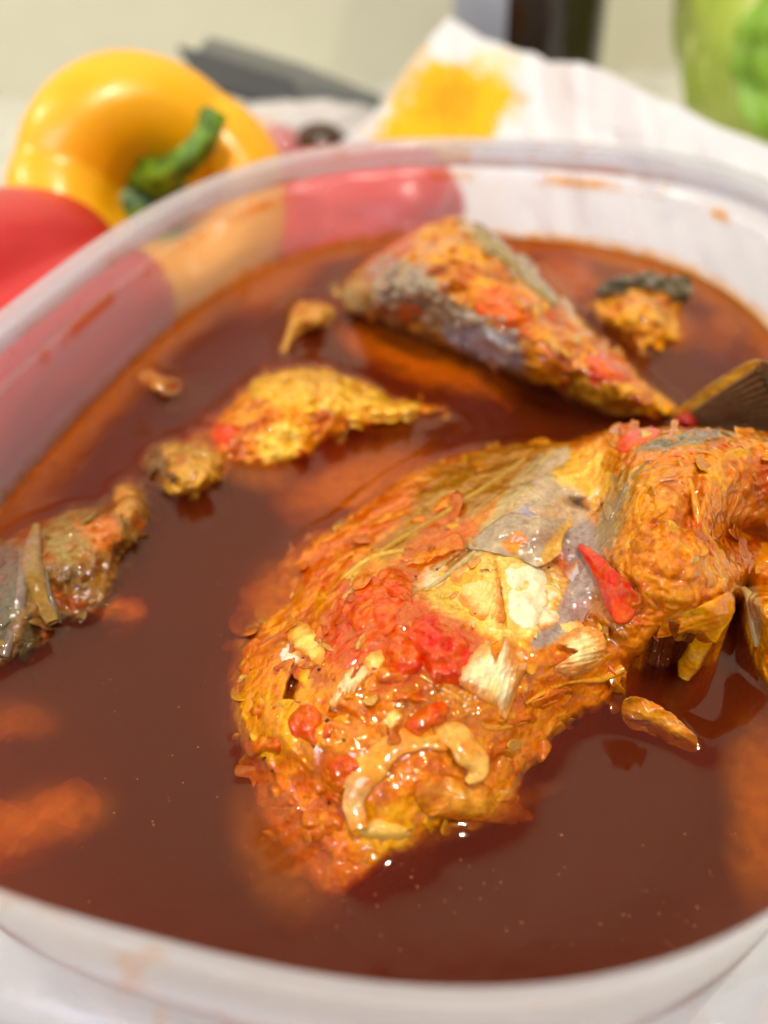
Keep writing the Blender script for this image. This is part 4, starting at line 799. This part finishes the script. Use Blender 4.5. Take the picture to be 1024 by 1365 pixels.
# ------------------------------------------------------------------ BACKGROUND
def look_frame(axis, roll=0.):
    a = np.array(axis, float); a /= np.linalg.norm(a); h = np.array([0, 0, 1.]) if abs(a[2]) < .95 else np.array([0, 1., 0])
    x = np.cross(h, a); x /= np.linalg.norm(x); y = np.cross(a, x); c, s = math.cos(roll), math.sin(roll)
    return np.stack([x * c + y * s, -x * s + y * c, a], 1)
def pepper(name, label, ctr, axis, rad, length, cols, lobes=4, roll=0., stem=True, seed=0., stalk=None, sc=(1, 1), lobed=.08):
    nu, nv = 72, 96; s = np.linspace(0, 1, nu); t = np.linspace(0, 2 * np.pi, nv, endpoint=False); Sx, T = np.meshgrid(s, t, indexing='ij')
    # profile from the stem dimple, over the shoulder, to the blossom end
    kn = np.array([(0.0, -.46), (.14, -.45), (.27, -.34), (.44, -.10), (.68, .0), (.98, -.14), (1.05, -.45), (1.03, -.85), (.96, -1.2), (.82, -1.52), (.58, -1.74), (.3, -1.72), (0, -1.62)])
    pr = spline(kn, 8, False); tt = np.linspace(0, 1, len(pr)); r = np.interp(s, tt, pr[:, 0]); zz = np.interp(s, tt, pr[:, 1])
    lob = (np.abs(np.cos(T * lobes / 2 + .3 * np.sin(T))) ** .7); w_ = np.sin(np.pi * np.clip(s, 0, 1)) ** .5
    rr = r[:, None] * (1 - lobed * (1 - lob) * w_[:, None]) * (1 + .05 * np.sin(T + 1))
    h = zz[:, None] + .12 * (lob - .5) * np.exp(-((r - .6) / .4) ** 2)[:, None] * np.where(s < .45, 1, -1)[:, None]
    V = np.stack([rr * np.cos(T) * rad * sc[0], rr * np.sin(T) * rad * sc[1], (h + .85) * length / 1.7], -1).reshape(-1, 3)
    V *= (1 + .03 * fbm(V, .25, 2, .5, seed))[:, None]
    Fm = look_frame(axis, roll); W = V @ Fm.T + ctr
    C = mixcols(W, cols, .2, seed)
    q = MN(name + '_skin'); at = q.n('ShaderNodeVertexColor', layer_name='col'); q.l(at.outputs[0], q.b.inputs[0])
    n = q.noise(60, 3); q.l(q.bump(n.outputs[0], .0006), q.b.inputs['Normal'])
    q.set(Roughness=.38, Coat_Weight=.3, Coat_Roughness=.2, Subsurface_Weight=.2, Subsurface_Scale=.006); q.b.inputs['Subsurface Radius'].default_value = (1, .5, .1)
    root = empty(name, tuple(ctr)); tag(root, label, 'bell pepper')
    F = gridfaces(nu, nv, True).tolist()
    under(obj('pepper_flesh', W, F, q.m, None, C), root)
    if stem:
        g = MN('pepper_stem'); n = g.noise(180, 4); rp = g.n('ShaderNodeValToRGB'); rp.color_ramp.elements[0].color = rgb((48, 84, 12)); rp.color_ramp.elements[1].color = rgb((120, 160, 34))
        rp.color_ramp.elements[0].position = .35; rp.color_ramp.elements[1].position = .65; g.l(n.outputs[0], rp.inputs[0]); g.l(rp.outputs[0], g.b.inputs[0]); g.set(Roughness=.45)
        g.l(g.bump(n.outputs[0], .0006), g.b.inputs['Normal'])
        # calyx: a scalloped star cap
        nr, nt = 10, 48; a = np.linspace(0, 1, nr); b = np.linspace(0, 2 * np.pi, nt, endpoint=False); A, Bb = np.meshgrid(a, b, indexing='ij')
        rc = A * rad * .34 * (1 + .16 * np.cos(Bb * 5)); hc = ((-.48 + .20 * (1 - A ** 2) + .12 * A ** 3) + .85) * length / 1.7
        c1 = np.stack([rc * np.cos(Bb), rc * np.sin(Bb), hc], -1).reshape(-1, 3); c2 = c1.copy(); c2[:, 2] -= .3
        V = np.concatenate([c1, c2]) @ Fm.T + ctr; f = gridfaces(nr, nt, True).tolist(); f += [[x + nr * nt for x in q_[::-1]] for q_ in f]
        e = (nr - 1) * nt; f += [[e + j, e + nr * nt + j, e + nr * nt + (j + 1) % nt, e + (j + 1) % nt] for j in range(nt)]
        under(obj('calyx', V, f, g.m), root)
        st = stalk; Q = spline(st, 10, False); P = Q[:, :3]; T_ = np.gradient(P, axis=0); T_ /= np.linalg.norm(T_, axis=1)[:, None]
        A_ = np.cross(T_, [0, 0, 1.]); A_ /= np.linalg.norm(A_, axis=1)[:, None]; B_ = np.cross(A_, T_); th = np.linspace(0, 2 * np.pi, 16, endpoint=False)
        V = (P[:, None] + Q[:, 3][:, None, None] * (1 + .12 * np.cos(5 * th))[None, :, None] * (np.cos(th)[None, :, None] * A_[:, None] + np.sin(th)[None, :, None] * B_[:, None])).reshape(-1, 3)
        f = gridfaces(len(P), 16, True).tolist() + [list(range(16)), list(range(len(V) - 16, len(V)))[::-1]]
        under(obj('stalk', V, f, g.m), root)
    return Fm
c = np.array([-7.75, 30.6, -1.15])
def P3(u, v, d, r): return (*pxd(u, v, np.array(float(d))), r)
pepper('yellow_pepper', 'yellow bell pepper with green stalk lying behind the left container wall', c, pxd(225, 232, np.array(25.)) - c, 4.5, 7.8, [(250, 172, 2), (252, 182, 4), (246, 156, 2)], 3, 1.7, True, 1.,
       [P3(200, 240, 28.6, .8), P3(222, 232, 27.4, .5), P3(250, 212, 26.7, .42), P3(275, 180, 26.4, .38), P3(286, 152, 26.4, .42)])
c = np.array([-10.5, 20.9, -1.15])
pepper('red_pepper', 'red bell pepper beside the left container wall, partly cut off by the left picture edge', c, np.array([-.36, -.93, .05]), 4.0, 9.6, [(200, 20, 34), (212, 28, 40)], 4, .2, False, 2., lobed=.2)
c = np.array([-11.9, 12.2, -1.5])
pepper('red_pepper', 'second red bell pepper, only a pink tint seen through the left container wall', c, np.array([-.29, -.956, .05]), 3.4, 7., [(200, 20, 34), (212, 28, 40)], 4, .9, False, 6.)
c = np.array([-.8, 30.2, -1.9])
pepper('red_pepper', 'red bell pepper lying behind the far left wall of the container', c, np.array([.93, -.3, .02]), 2.9, 7.4, [(214, 30, 26), (222, 44, 30)], 4, .3, False, 4.)

def background():
    # grey tray leaning on the bag
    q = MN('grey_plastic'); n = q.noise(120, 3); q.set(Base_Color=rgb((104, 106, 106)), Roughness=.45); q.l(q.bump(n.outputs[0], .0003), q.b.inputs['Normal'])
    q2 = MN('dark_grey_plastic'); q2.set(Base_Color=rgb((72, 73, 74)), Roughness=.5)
    root = empty('grey_tray', tuple(pxd(380, 110, np.array(45.)))); tag(root, 'dark grey plastic tray tilted on a bag behind the yellow pepper', 'tray')
    def slabq(name, quad, dep, th, mat):     # quad px + depths, extruded backwards
        A = np.array([pxd(u, v, np.array(float(d))) for (u, v), d in zip(quad, dep)]); n_ = np.cross(A[1] - A[0], A[2] - A[1]); n_ /= np.linalg.norm(n_); B_ = A + n_ * th * (1 if n_[1] > 0 else -1)
        V = np.concatenate([A, B_]); k = len(quad); F = [list(range(k)), list(range(k, 2 * k))[::-1]] + [[i, k + i, k + (i + 1) % k, (i + 1) % k] for i in range(k)]
        o = obj(name, V, F, mat, smooth=False); b = o.modifiers.new('bevel', 'BEVEL'); b.width = .0012; b.segments = 2; under(o, root); return o
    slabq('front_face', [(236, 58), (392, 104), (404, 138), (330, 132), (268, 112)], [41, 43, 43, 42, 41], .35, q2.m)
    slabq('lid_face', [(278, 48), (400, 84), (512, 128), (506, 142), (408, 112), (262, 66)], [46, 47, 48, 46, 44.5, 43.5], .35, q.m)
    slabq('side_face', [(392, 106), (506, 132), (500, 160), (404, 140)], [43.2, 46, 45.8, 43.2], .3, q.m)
    # clear bag: crumpled
    q = MN('clear_bag'); q.set(Base_Color=rgb((214, 206, 208)), Roughness=.25, Transmission_Weight=.25, IOR=1.2, Coat_Weight=.6)
    def lumpy(name, label, cat, u, v, d, rx, ry, rz, mat, amp, fr, cols, seed, group=None):
        nu, nv = 40, 56; a = np.linspace(0, np.pi, nu); b = np.linspace(0, 2 * np.pi, nv, endpoint=False); A, Bb = np.meshgrid(a, b, indexing='ij')
        D = np.stack([np.sin(A) * np.cos(Bb), np.sin(A) * np.sin(Bb), np.cos(A)], -1).reshape(-1, 3); k = 1 + amp * fbm(D, fr, 4, .5, seed, True)
        V = D * k[:, None] * np.array([rx, ry, rz]) + pxd(u, v, np.array(float(d))); C = mixcols(V, cols, .4, seed)
        V[:, 2] = np.maximum(V[:, 2], TABLE + .01)
        return tag(obj(name, V, gridfaces(nu, nv, True), mat, None, C), label, cat, group)
    lumpy('plastic_bag', 'crumpled clear plastic bag under the grey tray behind the yellow pepper', 'bag', 390, 195, 41, 4.6, 3., 1.7, q.m, .22, 1.8, [(230, 220, 220)], 3.)
    g = wet('onion_skin', .3, .5, .0001, 900, .1, .1, 300, .0001)
    lumpy('red_onion', 'pinkish purple onion lying in front of the plastic bag', 'onion', 374, 210, 35.5, 1.3, 1.2, 1.2, g, .05, 1.5, [(176, 96, 110), (206, 140, 140)], 5.)
    lumpy('garlic_bulb', 'pale garlic bulb between yellow pepper and red onion', 'garlic', 345, 196, 36.5, 1.2, 1.2, 1.2, g, .12, 2.2, [(226, 206, 190), (214, 180, 160)], 6.)
    lumpy('mushroom_cap', 'dark brown rounded lump before the plastic bag', 'mushroom', 428, 208, 35.5, 1.3, 1.2, 1.25, g, .08, 1.5, [(62, 38, 26), (84, 56, 40)], 7.)
    # bottle
    root = empty('bottle', tuple(px(705, 140, TABLE))); bp = pxd(703, 60, np.array(45.)); bx, by = bp[0], bp[1]
    root.location = (bx * .01, by * .01, TABLE * .01); tag(root, 'dark glass bottle with pale bluish label standing against the wall', 'bottle')
    prof = [(0, 0), (3.4, 0), (3.8, .3), (3.9, 1), (3.9, 17), (3.8, 19), (3.2, 21.5), (1.9, 24), (1.45, 26), (1.4, 30), (1.55, 30.2), (1.55, 31), (0, 31)]
    def lathe(prof, n=64, a0=0., a1=2 * np.pi, th=0):
        t = np.linspace(a0, a1, n, endpoint=(a1 - a0) < 6.28); V = np.array([[(r * math.cos(a) + bx, r * math.sin(a) + by, z + TABLE) for a in t] for r, z in prof]).reshape(-1, 3)
        return V, gridfaces(len(prof), n, (a1 - a0) > 6.28)
    q = MN('dark_glass'); q.set(Base_Color=rgb((36, 24, 20)), Roughness=.12, Coat_Weight=.5)
    V, F = lathe(spline(prof, 6, False)); under(obj('bottle_glass', V, F, q.m), root)
    q = MN('paper_label'); q.set(Base_Color=rgb((184, 188, 204)), Roughness=.55)
    cam_a = math.atan2(-by, -bx)
    V, F = lathe([(3.93, 4), (3.96, 4.01), (3.96, 15.99), (3.93, 16)], 40, cam_a - 2.2, cam_a - .27); under(obj('label', V, F, q.m), root)
    # paper towel
    gx, gy = np.meshgrid(np.linspace(0, 1, 220), np.linspace(0, 1, 120), indexing='ij')
    topc = np.array([(455, 190), (486, 165), (512, 140), (545, 90), (575, 50), (598, 24), (618, 34), (645, 52), (685, 64), (712, 72), (732, 86), (765, 80), (790, 92), (840, 112), (900, 142), (960, 172), (1030, 200), (1080, 225)], float)
    tu = np.interp(gx, np.linspace(0, 1, len(topc)), topc[:, 0]); tv = np.interp(gx, np.linspace(0, 1, len(topc)), topc[:, 1])
    d0 = 34 + 3 * np.sin(gx * 5) ; T0 = pxd(tu, tv, d0)
    Bt = T0.copy(); Bt[..., 2] = TABLE + .15; Bt[..., 1] = 28.6 - .42 * (T0[..., 0] - 2); Bt[..., 0] += -.3
    P = T0 * (1 - gy[..., None]) + Bt * gy[..., None]
    Q = P.copy(); nz = fbm(np.stack([P[..., 0] * .35, P[..., 2] * .22, P[..., 1] * 0], -1), 1., 4, .5, 12., True)
    P[..., 1] += 1.3 * nz * np.minimum(gy * 4, 1) ; P[..., 2] += .12 * nz * (1 - gy)
    fold = .6 * np.exp(-((tu - 760) / 14) ** 2) + .5 * np.exp(-((tu - 690 - 40 * gy) / 16) ** 2) + .5 * np.exp(-((tu - 850 - 30 * gy) / 20) ** 2) ; P[..., 1] -= fold
    # quilted dots
    du = 130 * gx; dv = 70 * gy; P[..., 1] -= .02 * np.cos(du * 2.2) * np.cos(dv * 2.2)
    uu, vv = topx(P.reshape(-1, 3)); C = np.tile(lin((222, 218, 220)), (len(uu), 1))
    C = paint(C, uu, vv, [([(490, 185), (520, 140), (560, 95), (600, 84), (650, 92), (690, 128), (676, 160), (650, 190), (580, 215), (500, 215)], (240, 178, 12), 12, 46, 1.), ([(560, 150), (580, 110), (620, 105), (630, 140), (600, 165)], (234, 150, 6), 16, 40, .8),
                          ([(520, 130), (560, 62), (572, 66), (545, 120)], (226, 178, 80), 8, 8, .7), ([(630, 70), (680, 70), (690, 90), (650, 95)], (232, 206, 130), 12, 12, .6)], P.reshape(-1, 3) * .5)
    q = MN('paper_towel'); at = q.n('ShaderNodeVertexColor', layer_name='col'); q.l(at.outputs[0], q.b.inputs[0]); q.set(Roughness=.9, Subsurface_Weight=.1, Subsurface_Scale=.004)
    n = q.noise(800, 3); q.l(q.bump(n.outputs[0], .0003), q.b.inputs['Normal'])
    o = obj('paper_towel', P.reshape(-1, 3), gridfaces(220, 120), q.m, None, C); so = o.modifiers.new('thickness', 'SOLIDIFY'); so.thickness = .0006
    tag(o, 'crumpled white paper towel with yellow-orange sauce stain behind the container', 'paper towel')
    # cabbage
    ctr = pxd(1100, 55, np.array(40.)); ctr[2] = max(ctr[2], TABLE + 5.2)
    root = empty('green_cabbage', tuple(ctr)); tag(root, 'pale green cabbage head with loose leaves at the right picture edge', 'cabbage')
    q = MN('cabbage_leaf'); at = q.n('ShaderNodeVertexColor', layer_name='col'); q.l(at.outputs[0], q.b.inputs[0]); q.set(Roughness=.4, Coat_Weight=.2, Subsurface_Weight=.2, Subsurface_Scale=.004)
    n = q.noise(90, 4); q.l(q.bump(n.outputs[0], .0012), q.b.inputs['Normal'])
    for i in range(10):
        rr = 6.3 - .28 * i if i < 9 else 6.55; nu, nv = 36, 44; a = np.linspace(.02, 1.25 if i < 6 else (.5 if i == 9 else 3.1), nu); b = np.linspace(0, 2 * np.pi, nv, endpoint=False); A, Bb = np.meshgrid(a, b, indexing='ij')
        D = np.stack([np.sin(A) * np.cos(Bb), np.sin(A) * np.sin(Bb), np.cos(A)], -1).reshape(-1, 3)
        lip = sm(.8, 1.25, A.ravel()) if i < 6 else (sm(.15, .5, A.ravel()) if i == 9 else 0)
        k = rr * (1 + .03 * fbm(D, 2, 3, .5, i) + lip * .16 * fbm(D, 6, 2, .5, i + 3) + lip * .09)
        ax = [(-.9, -.6, -.5), (-.3, -1, .1), (-.9, .2, .3), (.2, -.7, .7), (-.5, -.6, .7), (-.7, -.2, -.7), (0, 0, 1), (0, .5, .5), (0, -.5, .5), (-.45, -.88, .12)][i]
        V = (D * (k[:, None] if hasattr(k, 'shape') else k)) @ look_frame(ax).T + ctr
        vein = np.abs(np.sin(Bb.ravel() * 4)) ** .3; c1, c2 = lin((176, 200, 60)), lin((222, 226, 146)); C = c1 * vein[:, None] + c2 * (1 - vein[:, None]); C = C * .6 + .4 * lin((200, 212, 104))
        if i in (3, 4, 9): C = C * .35 + .65 * lin((104, 168, 16))
        o = obj('leaf', V, gridfaces(nu, nv, True), q.m, None, C); s = o.modifiers.new('thickness', 'SOLIDIFY'); s.thickness = .0012; under(o, root)
background()
